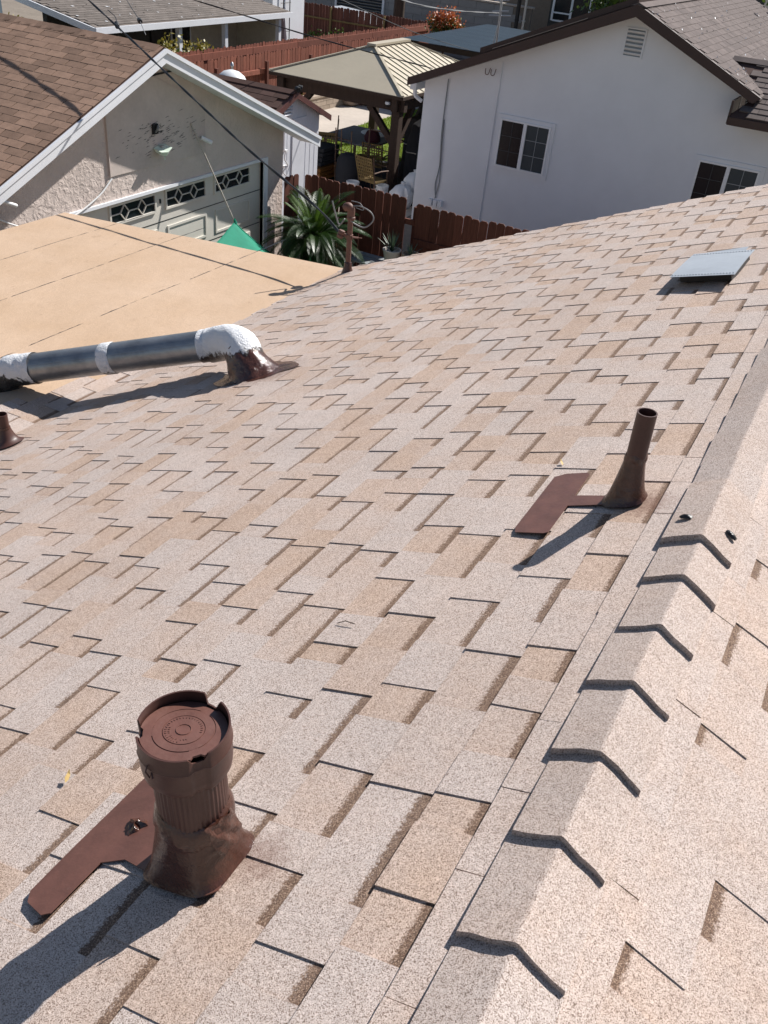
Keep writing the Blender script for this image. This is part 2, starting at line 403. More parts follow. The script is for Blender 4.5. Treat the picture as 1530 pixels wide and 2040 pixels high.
COURSES = [0, .141]+[.26+.1445*k for k in range(0, 30)]+[4.475]
rs = random.Random(11)
def tint(slot):
    r = rs.random()
    if slot: return rs.uniform(.02,.2) if r < .25 else rs.uniform(.3,.6) if r < .66 else rs.uniform(.7,1)
    return rs.uniform(0,.22) if r < .42 else rs.uniform(.25,.55) if r < .80 else rs.uniform(.65,.95)
TT = .0025; LAP = .006
def corner_cols(f, t, vv, slot): return [(t, x, slot, 1) for x in vv]
tabs = []
def shingle_side(P, flip, courses, calm=False, ufn=None):
    for i in range(len(courses)-1):
        v0 = courses[i]; v1 = courses[i+1]+.012
        e = v1-v0
        umax = (rake_u(v0) if ufn is None else ufn(i))+rs.uniform(-.012, .006)
        mb = MB(); mb.c = []
        segs = []; u = UMIN+rs.uniform(-.2, 0); istooth = rs.random() < .5
        if i == 0 and ufn is None:
            while u < umax:
                w = rs.choice([.2,.25,.31,.17]); segs.append((u, min(u+w, umax), True)); u += w
        else:
            while u < umax:
                w = rs.uniform(.085,.26) if istooth else rs.uniform(.07,.27)
                if calm: w = rs.uniform(.18,.5) if istooth else rs.uniform(.05,.17)
                segs.append((u, min(u+w, umax), istooth)); u += w; istooth = not istooth
        tl = rs.uniform(.2,.6)
        for (a, b, tooth) in segs:
            if b-a < .02: continue
            t = rs.uniform(.35,.65) if calm else tint(True)
            # underlay
            q = [P(a,v0,0), P(b,v0,0), P(b,v1,LAP), P(a,v1,LAP), P(a,v1,0), P(b,v1,0)]
            f1 = (0,1,2,3) if flip else (3,2,1,0); f2 = (3,2,5,4) if flip else (4,5,2,3)
            mb.add(q, [f1, f2])
            vq = {0:0, 1:0, 2:1, 3:1, 4:1, 5:1}
            mb.c += corner_cols(f1, t, [vq[k] for k in f1], 1.0)+corner_cols(f2, t, [1]*4, 0.0)
            if tooth:
                j = [rs.uniform(-.0035,.0035) for _ in range(4)]
                T = MB(); T.c = []
                dv = rs.uniform(-.003,.003); hj = rs.uniform(-.0006,.0009)
                lift = rs.uniform(0,.0014)
                top = [P(a+j[0],v0-.002,TT+hj), P(b+j[1],v0-.002,TT+hj), P(b+j[2],v1+dv,TT+LAP+hj+lift), P(a+j[3],v1+dv,TT+LAP+hj+lift)]
                bot = [P(a+j[0],v0-.002,-.001), P(b+j[1],v0-.002,-.001), P(b+j[2],v1+dv,LAP-.003), P(a+j[3],v1+dv,LAP-.003)]
                fs = [(0,1,2,3),(0,3,7,4),(2,1,5,6),(3,2,6,7)]
                if not flip: fs = [f[::-1] for f in fs]
                T.add(top+bot, fs)
                t = rs.uniform(.15,.45) if (i == 0 and ufn is None) else rs.uniform(.32,.66) if calm else tint(False)
                for f in fs: T.c += [(t, .5, 0, 1)]*4
                m = (top[0]+top[2])/2; pr = proj(m)
                vis = 0
                if pr and -60 < pr[0] < 1590 and 300 < pr[1] < 2100: vis = 1/pr[2]**2*(b-a)
                tabs.append((vis, T))
        mb.build('shingle_course', 'shingle', roof)
shingle_side(PL, False, COURSES)
shingle_side(PR, True, COURSES, True)
# a few courses run on over the patio roof on the near side of the duct
def tanz(x): return 2.892+(x+4.2)*.0725
def PT(u, w, h): return Vector((-4.195-w, u, tanz(-4.195-w)+.010+h))
shingle_side(PT, False, [0,.13,.26,.38], False, lambda i: (4.62, 4.12, 3.62)[i])
tabs.sort(key=lambda t: -t[0])
rest = MB(); rest.c = []
for k, (vis, T) in enumerate(tabs):
    if k < 300 and vis > 0: T.build('shingle_tab', 'shingle', roof)
    else: rest.add(T.v, T.f); rest.c += T.c
rest.build('shingle_tabs', 'shingle', roof, kind='stuff')

# ridge caps: near ones lap towards the viewer, far ones lap away
def cap(u_butt, u_tail, t, hb=.0255, ht=.007, w=.094, far=False):
    mb = MB(); mb.c = []
    cs = [-1,-.75,-.4,-.06,0,.06,.4,.75,1]; nu = 4
    js = rs.uniform(-.004,.004); jw = rs.uniform(-.003,.004); ja = rs.uniform(-.003,.003)
    def pt(k, s, low):
        f = k/nu; u = u_butt+(u_tail-u_butt)*f; h = hb+(ht-hb)*f-(.0215*(1-.55*f) if low else 0)
        v = abs(s)*(w+jw)
        if k == 0: u += ja*s+.0022*math.sin(7*s+u_butt*9)
        P = PL if s <= 0 else PR
        p = P(u, v, 0) + Vector((js, 0, h+.015*(1-abs(s))))
        if s == 0: p.z -= .0015
        return p
    n = len(cs)
    top = [pt(k, s, False) for k in range(nu+1) for s in cs]; bot = [pt(k, s, True) for k in range(nu+1) for s in cs]
    N = len(top); fs = []
    for k in range(nu):
        for j in range(n-1):
            fs.append((k*n+j, k*n+j+1, (k+1)*n+j+1, (k+1)*n+j)); fs.append((N+k*n+j, N+(k+1)*n+j, N+(k+1)*n+j+1, N+k*n+j+1))
        fs.append((k*n, (k+1)*n, N+(k+1)*n, N+k*n)); fs.append((k*n+n-1, N+k*n+n-1, N+(k+1)*n+n-1, (k+1)*n+n-1))
    for j in range(n-1):
        fs.append((j, N+j, N+j+1, j+1)); fs.append((nu*n+j, nu*n+j+1, N+nu*n+j+1, N+nu*n+j))
    if u_tail < u_butt: fs = [f[::-1] for f in fs]
    mb.add(top+bot, fs)
    mb.c += [(t, .5, 0, 1)]*sum(len(f) for f in fs)
    return mb.build('ridge_cap', 'cap_shingle', roof)
near = [-.84,-.63,-.42,-.21,0,.21,.39,.565,.771,.983,1.199,1.412,1.617,1.832]
for u in near: cap(u, u+.27, rs.uniform(.12,.34))
top_cap = cap(2.018, 2.36, .32, .031, .020)
u = 2.50
while u < 7.55: cap(u, u-.27, rs.uniform(.12,.36)); u += .205
for (P, uu, vv) in ((PL, 2.118, .045), (PR, 2.112, .055)):
    nail = MB()
    nail.lathe([(.014,0),(.012,.004),(.006,.007),(.001,.008)], 10, P(uu, vv, .036), (P(0,0,1)-P(0,0,0)), lambda i,t,r,z: (r*(1+.35*math.sin(2*t+vv*40)), z))
    nail.build('sealed_nail_head', 'blacktar', roof, True)

# ================================================================= PATIO COVER (tan rolled roofing)
def tanz(x): return 2.892+(x+4.2)*.0725
patio = thing('patio_cover', 'low tan rolled-roofing patio cover joined to the shingle eave', 'patio cover', (-6.1, 4.5, 0))
MB().prism([(-4.25,7.27,tanz(-4.25)-.016),(-7.90,7.27,tanz(-7.90)-.016),(-7.90,7.27,tanz(-7.90)-.13),(-4.25,7.27,tanz(-4.25)-.13)], (0,-9.2,0)).build('deck', 'fascia_tan', patio)
edges = [-4.17,-5.19,-6.17,-7.07,-7.93]
for i in range(4):
    x0, x1 = edges[i], edges[i+1]-.05
    if i == 3: x1 = -7.93
    z = .003-.0025*i
    def fn(a, b, x0=x0, x1=x1, z=z, i=i):
        y = -1.9+9.2*a; x = x0+(x1-x0)*b
        wob = .006*math.sin(y*2.1+i*2)+.003*math.sin(y*5.3+i)
        if b > .99 and i < 3: x += wob
        return (x, y, tanz(x)+z+(.0025*math.sin(y*3+x*4)*math.sin(y*1.3+i) if 0 < b < 1 else 0))
    g = MB().grid(fn, 60, 6)
    k = len(g.v)
    # lower lap edge
    for a in range(60):
        p, q = a*7+6, (a+1)*7+6
        A, B = g.v[p], g.v[q]
        g.add([A, B, (B[0],B[1],B[2]-.006), (A[0],A[1],A[2]-.006)], [(0,3,2,1)])
    g.build('roofing_strip', 'tan', patio)
    if i < 3:
        rb = random.Random(70+i); sb = MB(); y = -1.8
        while y < 7.2:
            ln = rb.uniform(.25,.9); n_ = 12; vs_ = []
            for q in range(n_+1):
                yy = y+ln*q/n_; xx = edges[i+1]-.05+.006*math.sin(yy*2.1+i*2)+.003*math.sin(yy*5.3+i)
                w_ = rb.uniform(.006,.016)*(1 if 0 < q < n_ else .2)
                vs_ += [(xx+.002, yy, tanz(xx)+z-.0015), (xx-w_, yy, tanz(xx)+z-.0022)]
            sb.add(vs_, [(2*q,2*q+1,2*q+3,2*q+2) for q in range(n_)]); y += ln+(rb.uniform(.03,.2) if rb.random() < .3 else 0)
        sb.build('seam_bleed', 'blacktar', patio, kind='stuff')
for y in (7.1, 4.2, 1.3, -1.5):
    MB().box(-7.8,-7.7, y-.05, y+.05, 0, 2.52).build('post', 'fascia_tan', patio)

# ================================================================= ROOF FITTINGS
def lump(mb, amp, f=40, seed=0):
    """uneven, hand-smeared surface"""
    out = []
    for (x, y, z) in mb.v:
        a = math.sin(x*f+seed)*math.sin(y*f*1.3+1+seed)*math.sin(z*f*.9+2)
        b = math.sin(x*f*2.3+y*f*1.7+seed*2)*math.sin(z*f*2.1-x*f)
        out.append((x+amp*a, y+amp*b*.8, z+amp*(a*.5-b*.5)))
    mb.v = out; return mb
def sheet(poly, h=.0125, t=.002):
    return MB().prism([PL(u, v, h) for u, v in poly], PL(0,0,t)-PL(0,0,0))
def flared_boot(c, ax, half_u, half_v, r_top, h_top, n=40, k=10, power=.45, sq=4):
    mb = MB(); c = Vector(c); ax = Vector(ax).normalized(); vs = []
    x = ax.cross(Vector((0,1,0))).normalized(); x = -x if x.x < 0 else x; y = ax.cross(x)
    cu = c.y; cv = (RX-c.x)/CT
    for i in range(k+1):
        s = i/k
        for j in range(n):
            t = 2*math.pi*j/n; ct, st = math.cos(t), math.sin(t)
            q = (abs(ct)**sq+abs(st)**sq)**(-1/sq)
            b = PL(cu+half_u*q*st, cv-half_v*q*ct, .012)
            top = c+ax*h_top+r_top*(ct*x+st*y)
            e = s**power
            w = Vector((b.x+(top.x-b.x)*e, b.y+(top.y-b.y)*e, b.z+(top.z-b.z)*s))
            vs.append(w)
    fs = [(i*n+j, i*n+(j+1) % n, (i+1)*n+(j+1) % n, (i+1)*n+j) for i in range(k) for j in range(n)]
    mb.add(vs, fs); return mb

# --- wide capped vent in the foreground
B = Vector((-.679, .776, 4.361)); AX = Vector((-.045, -.022, 1)).normalized()
big = thing('vent_pipe', 'wide brown painted vent pipe with a notched collar and round disc cap', 'vent', B)
sheet([(.86,.70),(.945,.80),(.945,.94),(.72,.945),(.60,.944),(.578,.925),(.565,.868),(.575,.852),(.70,.848),(.722,.80),(.708,.70),(.704,.566),(.72,.55),(.76,.56)], .0125).build('flashing_plate', 'brown_lit', big)
lump(flared_boot(B+Vector((0,.0,0)), AX, .086, .098, .066, .165, 48, 12, .5), .0008, 50).build('boot', 'brown_wet', big, True)
def rib(i, t, r, z):
    g = .014*math.sin(46*t)*(1 if math.cos(t+.35) > -.2 else .35)
    return r*(1+g+.004*math.sin(9*t+z*90)), z
prof = [(.0635,.12+.014*k) for k in range(15)]
MB().lathe(prof, 180, B, AX, rib).build('pipe', 'brown_shaded', big, True, angle=60)
mast_ = MB().lathe([(.0690,.128),(.0725,.138),(.0735,.150),(.0715,.166),(.0675,.178),(.0630,.184)], 60, B, AX,
        lambda i,t,r,z: (r*(1+.02*math.sin(5*t+z*60)+.012*math.sin(13*t)), z+.006*math.sin(3*t+1)+.002*math.sin(8*t)))
mast_.build('mastic_ring', 'brown_wet', big, True)
gl = MB().grid(lambda a, b: tuple(B+AX*(.112+.075*b)+Vector((math.cos(-.35+.9*a-.25*b), math.sin(-.35+.9*a-.25*b), 0))*(.083-.012*b+.002*math.sin(14*a+9*b))), 16, 10)
lump(gl, .003, 90).build('mastic_smear', 'tar', big, True)
NOT = [R(87), R(217), R(328)]
def nd(t): return min(abs((t-a+math.pi) % (2*math.pi)-math.pi) for a in NOT)
def col_fn(i, t, r, z):
    d = nd(t); ins = max(0, 1-d/R(13))
    if i in (6,7,8,9): z -= .017*min(1, ins*2.6) if ins > 0 else 0
    r -= .006*min(1, ins*2.2)
    return r*(1+.004*math.sin(3*t)), z
prof = [(.0640,.272),(.070,.279),(.0765,.290),(.0785,.306),(.0785,.340),(.0805,.344),(.0785,.349),(.0785,.379),(.0755,.379),(.0755,.350),(.0755,.30)]
# collar shell; rim rows dip at the three notches
MB().lathe(prof, 150, B, AX, lambda i,t,r,z: col_fn({7:6,8:7}.get(i, 0), t, r, z)).build('collar', 'brown_shaded', big, True, angle=35)
dax = (AX+Vector((-.05,.11,0))).normalized(); dc = B+AX*.366
disc = MB().lathe([(.0728,-.004),(.0728,0),(.0535,0),(.0530,-.0012),(.0520,-.0012),(.0515,.0003),(.036,.0003),(.0355,-.0011),(.0348,-.0011),(.0343,.0006),(.0135,.0006),(.013,.002),(.012,.002),(.0118,.0008),(.0001,.0008)], 96, dc, dax,
        lambda i,t,r,z: (r-(.006 if i < 3 and nd(t) < R(9) else 0), z))
disc_o = disc.build('cap_disc', 'brown_lit', big, True, angle=30)
emb = MB()
x = dax.cross(Vector((0,1,0))).normalized(); x = -x; y = dax.cross(x)
re_ = random.Random(3)
for rad, n0, n1, sz in ((.030, 2, 30, .0036), (.0245, 20, 33, .003)):
    for k in range(n0, n1):
        if rad < .025 and k % 5 == 4: continue
        t = k*2*math.pi/36
        rr = rad; e = (math.cos(t)*x+math.sin(t)*y); f = (-math.sin(t)*x+math.cos(t)*y)
        c = dc+dax*.0009+rr*e
        emb.beam(c-e*sz/2+f*re_.uniform(-.0008,.0008), c+e*sz/2+f*re_.uniform(-.0008,.0008), .0009, .0014, dax)
        if re_.random() < .6: emb.beam(c-f*sz*.3+e*re_.uniform(-.001,.001), c+f*sz*.3+e*re_.uniform(-.001,.001), .0009, .0013, dax)
emb.build('raised_marking', 'brown_lit', disc_o)
wt = B+AX*.345
MB().tube([wt+Vector((-.012,-.0795,.004)), wt+Vector((-.010,-.086,-.004)), wt+Vector((-.004,-.084,-.016)), wt+Vector((-.002,-.081,-.006)), wt+Vector((.004,-.085,-.012))], .0016, 6).build('wire_tie', 'brown_shaded', big, True)
lump(MB().lathe([(.021,0),(.018,.005),(.010,.009),(.001,.010)], 22, PL(.80,.845,.014), PL(0,0,1)-PL(0,0,0), lambda i,t,r,z: (r*(1+.3*math.sin(3*t)+.15*math.sin(7*t)), z*(1+.4*math.sin(5*t)))), .002, 120).build('mastic_dab', 'tar', big, True)

# --- slim vent near the ridge
B2 = Vector((-.322, 2.278, 4.511)); AX2 = Vector((-.03, -.005, 1)).normalized()
slim = thing('vent_pipe', 'slim brown vent pipe with a flared boot near the ridge caps', 'vent', B2)
sheet([(2.445,.42),(2.457,.432),(2.452,.50),(2.43,.532),(2.09,.53),(2.062,.52),(2.058,.43),(2.065,.418),(2.228,.418),(2.236,.30),(2.292,.30),(2.296,.418)]).build('flashing_plate', 'brown_lit', slim)
flared_boot(B2, AX2, .058, .066, .0283, .155, 36, 14, .55, 2.6).build('boot', 'brown_wet', slim, True)
MB().lathe([(.0285,.10),(.0280,.20),(.0278,.289),(.0282,.294),(.0245,.294),(.024,.285),(.024,.18)], 36, B2, AX2, lambda i,t,r,z: (r*(1+.006*math.sin(4*t+z*30)), z)).build('pipe', 'brown_shaded', slim, True, angle=35)
lump(MB().lathe([(.0285,.138),(.0308,.146),(.0305,.155),(.028,.163)], 30, B2, AX2, lambda i,t,r,z: (r*(1+.05*math.sin(4*t)), z+.006*math.sin(3*t))), .001, 90).build('mastic_ring', 'brown_wet', slim, True)

# --- small pipe at the left edge
B3 = Vector((-4.06, 3.075, 2.965))
sm = thing('vent_pipe', 'short brown vent pipe low on the slope below the metal duct', 'vent', B3)
flared_boot(B3, (0,0,1), .10, .11, .033, .12, 30, 10, .42, 2.5).build('boot', 'brown_shaded', sm, True)
MB().lathe([(.032,.09),(.0315,.205),(.027,.205),(.027,.12)], 28, B3).build('pipe', 'brown_shaded', sm, True, angle=35)
lump(MB().lathe([(.034,.10),(.038,.112),(.034,.124)], 24, B3), .001, 90).build('mastic_ring', 'brown_wet', sm, True)

# --- galvanised duct lying down the slope
def bez(pts, n):
    """smooth curve through points"""
    P = [Vector(p) for p in pts]; P = [2*P[0]-P[1]]+P+[2*P[-1]-P[-2]]; out = []
    for i in range(1, len(P)-2):
        for k in range(n):
            t = k/n; a, b, c, d = P[i-1], P[i], P[i+1], P[i+2]
            out.append(.5*((2*b)+(c-a)*t+(2*a-5*b+4*c-d)*t*t+(3*b-a-3*c+d)*t**3))
    out.append(P[-2]); return out
DA = Vector((-3.40, 4.175, 3.42)); DB = Vector((-4.70, 3.765, 2.995)); dd = (DA-DB).normalized()
duct = thing('exhaust_duct', 'grey galvanised exhaust duct with white sealed joints lying on the roof', 'duct', (-4.0, 4.0, 3.0))
MB().tube([DB, DB+(DA-DB)*.5, DA], .101, 40).build('pipe', 'duct', duct, True)
sd = dd.cross(Vector((0,0,1))).normalized()
seam_dir = (sd*.78+dd.cross(sd)*-.25+Vector((0,0,.25))).normalized()
MB().beam(DB+seam_dir*.101, DA+seam_dir*.101, .010, .006, seam_dir).build('seam', 'duct', duct)
M['coat_elbow'] = make_coat('white_elbow_coat', (.80,.80,.81), (.035,.022,.018), .05, 16, (-3.07,4.08,3.53), (-.42,.05,.90), -.012, .008)
M['coat_band'] = make_coat('white_band_coat', (.78,.78,.79), (.03,.03,.032), .03, 22, (DA*.5+DB*.5)[:], (.1,-.25,.96), -.05, -.04)
M['coat_left'] = make_coat('white_left_coat', (.78,.78,.79), (.03,.03,.032), .05, 18, DB[:], (0,.05,1), -.03, -.015)
el = bez([DA-dd*.03, DA+dd*.06, V(-3.21,4.165,3.505), V(-3.06,4.09,3.545), V(-2.975,4.03,3.515), V(-2.94,4.02,3.45)], 6)
lump(MB().tube(el, [.106]*4+[.112]*(len(el)-4), 40, False), .004, 30).build('elbow', 'coat_elbow', duct, True)
bt = bez([V(-3.02,4.065,3.53), V(-2.965,4.025,3.49), V(-2.925,4.02,3.435), V(-2.905,4.02,3.40)], 6)
lump(MB().tube(bt, [.114+.11*(i/(len(bt)-1))**2 for i in range(len(bt))], 44, False), .007, 26, 1).build('boot', 'tar', duct, True)
def pud(a, b):
    t = 2*math.pi*a; r = (.10+.14*b)*(1+.16*math.sin(2*t+.6)+.08*math.sin(5*t)+.05*math.sin(9*t))
    return PL(4.02+r*math.sin(t)*.85, 3.05-r*math.cos(t)*1.0, .016-.008*b+.004*math.sin(7*t+5*b)*(1-b))
MB().grid(pud, 60, 6).build('mastic_puddle', 'tar', duct, True)
mid = DB+(DA-DB)*.50
lump(MB().tube([mid-dd*.045, mid-dd*.03, mid+dd*.03, mid+dd*.045], [.1025,.107,.107,.1025], 40, False), .002, 50).build('joint_band', 'coat_band', duct, True)
le = bez([DB+dd*.14, DB+dd*.04, DB-dd*.06, DB-dd*.13+Vector((0,0,-.06)), DB-dd*.15+Vector((0,0,-.17))], 6)
lump(MB().tube(le, .109, 36, False), .005, 30, 2).build('elbow', 'coat_left', duct, True)
lump(MB().lathe([(.115,.10),(.12,.05),(.15,.02),(.19,.006)], 36, (DB-dd*.14)*1-Vector((0,0,.17))+Vector((0,0,.0)), (0,0,1), lambda i,t,r,z: (r*(1+.1*math.sin(3*t)), z)), .005, 30).build('boot', 'blacktar', duct, True)

# --- low galvanised roof vent
low = thing('roof_vent', 'low galvanised roof vent with two rows of rivets near the ridge', 'vent', (-.61, 5.0, 4.40))
qa, qb, qc, qd = V(-.775,4.745,4.392), V(-.455,4.625,4.522), V(-.455,5.20,4.517), V(-.775,5.31,4.386)
up = PL(0,0,1)-PL(0,0,0)
def pl(a, b): # a across slope, b away
    p = (qa*(1-a)+qb*a)*(1-b)+(qd*(1-a)+qc*a)*b
    return p+up*(.004*math.sin(math.pi*b)-.012*b)
g = MB().grid(lambda a, b: tuple(pl(a, b)), 8, 10); N = len(g.v)
g.add([Vector(p)-up*.003 for p in g.v], [tuple(i for i in f[::-1]) for f in g.f])
top = g.build('cover', 'galv', low, True)
rv = MB()
for b in (.05,.93):
    for k in range(21):
        rv.lathe([(.0055,0),(.004,.0025),(.0005,.0035)], 8, pl((k+.7)/21.4, b)+up*.001, up)
rv.build('rivet', 'galv', top, True)
sk = MB()
ba = [pl(.10,.14)-up*.05, pl(.90,.14)-up*.05, pl(.94,.9)-up*.06, pl(.06,.9)-up*.06]; ta = [pl(.10,.14)-up*.004, pl(.90,.14)-up*.004, pl(.94,.9)-up*.004, pl(.06,.9)-up*.004]
sk.add(ba+ta, [(0,1,5,4),(1,2,6,5),(2,3,7,6),(3,0,4,7)]); sk.build('throat', 'black', low)
MB().prism([PL(4.95,.46,.0125),PL(5.45,.46,.0125),PL(5.45,.72,.0125),PL(4.95,.72,.0125)], up*.002).build('flange', 'galv', low)

# --- service mast with wires
MBASE = Vector((-4.046, 7.065, 2.955))
mast = thing('service_mast', 'rusty brown electric service mast with looped wires at the roof corner', 'service mast', MBASE)
MB().tube([MBASE-Vector((0,0,.02)), MBASE+Vector((-.004,0,.53))], .0245, 18).build('pipe', 'rust', mast, True, angle=40)
hd = bez([MBASE+Vector((-.004,0,.52)), MBASE+Vector((-.004,0,.585)), MBASE+Vector((-.03,-.015,.615)), MBASE+Vector((-.062,-.03,.59))], 5)
MB().tube(hd, [.033,.034,.034,.034,.035,.036,.036,.037,.037,.038,.038,.038,.037,.035,.030,.024][:len(hd)], 18).build('weatherhead', 'rust', mast, True)
MB().lathe([(.036,.50),(.039,.505),(.039,.525),(.034,.53)], 18, MBASE).build('weatherhead_collar', 'rust', mast, True, angle=30)
lump(MB().lathe([(.075,-.02),(.05,.02),(.036,.07),(.034,.10),(.026,.11)], 20, MBASE, (0,0,1), lambda i,t,r,z: (r, z-(.4*r*math.cos(t)*-1 if i == 0 else 0))), .002, 60).build('base_flashing', 'brown_wet', mast, True)
ck = MBASE+Vector((-.003,0,.345))
cl = MB().lathe([(.026,-.022),(.032,-.02),(.032,.02),(.026,.022)], 16, ck)
cl.beam(ck+V(.03,.0,0), ck+V(.085,.012,.004), .03, .012).beam(ck+V(.085,.012,.004), ck+V(.12,.018,.008), .008, .008)
cl.build('clamp', 'rust', mast, True, angle=30)
ins_c = ck+V(-.075,-.03,.012)
MB().lathe([(.004,-.04),(.028,-.036),(.032,-.012),(.024,0),(.032,.012),(.028,.036),(.004,.04)], 16, ins_c, (.25,.2,1)).build('spool_insulator', 'rust', mast, True)
MB().beam(ck+V(-.02,-.01,.005), ins_c, .014, .03).build('insulator_bracket', 'rust', mast)
w1 = bez([MBASE+V(-.05,-.025,.50), MBASE+V(-.10,-.03,.44), MBASE+V(-.13,-.04,.50), MBASE+V(-.17,-.05,.62), MBASE+V(-.175,-.05,.64)], 6)
MB().tube(w1, .0075, 8).build('wire', 'wire_grey', mast, True)
w2 = bez([MBASE+V(-.05,-.02,.58), MBASE+V(.04,.02,.63), MBASE+V(.16,.05,.60), MBASE+V(.20,.06,.53), MBASE+V(.13,.04,.45), MBASE+V(.05,0,.47), MBASE+V(-.02,-.03,.52)], 7)
MB().tube(w2, .0065, 8).build('wire', 'wire_grey', mast, True)
w3 = bez([MBASE+V(-.02,.02,.66), MBASE+V(.06,.04,.65), MBASE+V(.10,.04,.60), MBASE+V(.03,.02,.61)], 6)
MB().tube(w3, .004, 6).build('wire', 'wire_grey', mast, True)

# --- overhead cables
def cable(name, label, pts, r, twist=0, mat='wire', n=10):
    path = bez(pts, n)
    mb = MB()
    if twist:
        for ph in (0, math.pi):
            pp = []; acc = 0
            for i, p in enumerate(path):
                if i: acc += (p-path[i-1]).length
                a = acc*twist+ph; pp.append(p+Vector((math.cos(a)*.6, math.cos(a)*.3, math.sin(a)))*r*.9)
            mb.tube(pp, r, 6)
    else: mb.tube(path, r, 6)
    return tag(mb.build(name, mat, None, True), label, 'cable')
drop = cable('service_drop_cable', 'twisted black service cable from the rusty mast up over the garage', [ins_c, V(-4.62,7.32,3.42), V(-5.82,7.86,3.64), V(-7.43,8.643,3.967), V(-8.373,9.109,4.161), V(-9.265,9.502,4.369), V(-10.19,9.899,4.59), V(-12.2,10.75,5.1), V(-16,12.4,6.2)], .008, 6, n=30)
for lb, c, w0, w1 in (('black strain insulator hanging beside the twisted service cable', V(-10.48,11.04,3.99), [V(-10.06,10.68,3.96)], [V(-10.75,11.3,4.05), V(-11.08,11.5,4.09)]),
                      ('black strain insulator on the thin wire right of the service cable', V(-10.21,11.23,4.07), [V(-9.9,10.95,4.02), V(-9.65,10.72,3.99)], [V(-11.69,12.58,4.12), V(-13.09,13.95,4.15)])):
    it = thing('strain_insulator', lb, 'insulator', c)
    a = (w1[0]-c).normalized()
    MB().lathe([(.006,-.085),(.032,-.08),(.036,-.02),(.03,0),(.036,.02),(.032,.08),(.006,.085)], 14, c, a).build('body', 'black', it, True)
    MB().tube(bez([c-a*.08]+w0, 6), .005, 6).build('wire', 'wire_grey', it, True)
    MB().tube(bez([c+a*.08]+w1, 6), .006, 6).build('wire', 'wire', it, True)
cable('overhead_cable', 'black double cable crossing the fences to the white house eave', [V(-15.2,11.3,4.95), V(-11.8,14.5,4.03), V(-10.1,16.05,3.55), V(-8.46,17.62,3.16)], .007, 4, n=30)
cable('overhead_cable', 'thin black wire ending at the raised roof of the white house', [V(-7.0,10.6,4.95), V(-7.13,11.83,4.68), V(-7.7,15.2,4.03), V(-8.20,18.71,3.45)], .006, n=16)
cable('antenna_cable', 'pale kinked wire strung to the roof antenna', [V(-6.4,11.2,4.95), V(-7.29,14.35,4.53), V(-7.7,17.0,4.28), V(-8.19,20.10,4.06)], .006, 2, 'wire_grey', 20)

# ================================================================= GARAGE
GX = -8.92; GY = 9.80; GZ = 4.05; GS = .42
garage = thing('garage', 'beige stucco garage with brown shingle roof and panelled white door', 'garage', (-11.5, 9.8, 0))
def gz(y, off=0): return GZ-GS*abs(y-GY)-off
YL, YR = 6.45, 13.12; DY0, DY1, DZ = 8.15, 12.55, 2.14
WO = .15
MB().prism([(GX,YL,0),(GX,DY0,0),(GX,DY0,DZ),(GX,DY1,DZ),(GX,DY1,0),(GX,YR,0),(GX,YR,gz(YR,WO)),(GX,GY,gz(GY,WO)),(GX,YL,gz(YL,WO))], (-.15,0,0)).build('front_wall', 'garage_stucco', garage)
MB().box(-15.2, GX-.15, YR-.15, YR, 0, gz(YR,WO)).build('side_wall', 'garage_stucco', garage)
MB().box(-15.2, GX-.15, YL, YL+.15, 0, gz(YL,WO)).build('side_wall', 'garage_stucco', garage)
MB().prism([(-15.2,YL,0),(-15.2,YR,0),(-15.2,YR,gz(YR,WO)),(-15.2,GY,gz(GY,WO)),(-15.2,YL,gz(YL,WO))], (.15,0,0)).build('back_wall', 'garage_stucco', garage)
MB().prism([(GX,9.04,2.50),(GX,11.05,2.50),(GX,11.05,gz(11.05,.33)),(GX,GY,gz(GY,.33)),(GX,9.04,gz(9.04,.33))], (.016,0,0)).build('board_patch', 'garage_patch', garage)
def crk(n, y0, y1, z0, z1, seed):
    r = random.Random(seed); mb = MB()
    for _ in range(n):
        y = r.gauss((y0+y1)/2, (y1-y0)/4); z = r.gauss((z0+z1)/2, (z1-z0)/4)
        if not (y0-.1 < y < y1+.1): continue
        ln = r.uniform(.03,.13); k = 5
        top = []; bt_ = []
        for i in range(k+1):
            f = i/k; w = .005*math.sin(math.pi*f)*r.uniform(.4,1.3)
            yy = y+ln*(f-.5); zz = z+.06*(f-.5)*ln*3+r.uniform(-.003,.003)
            top.append((GX+.0185, yy, zz+w)); bt_.append((GX+.0185, yy, zz-w*.6))
        mb.add(top+bt_, [(i, i+1, k+2+i, k+1+i) for i in range(k)])
    return mb
crk(110, 9.25, 10.95, 2.66, 3.10, 4).build('peeled_paint', 'dark_wall', garage, kind='stuff')
MB().box(GX+.016, GX+.03, 9.04, 9.055, 2.50, gz(9.05,.33)).build('patch_edge', 'garage_patch', garage)
MB().beam((GX+.012, 9.0, 3.60), (GX+.012, 10.5, 3.68), .02, .02).build('gable_strip', 'black', garage)
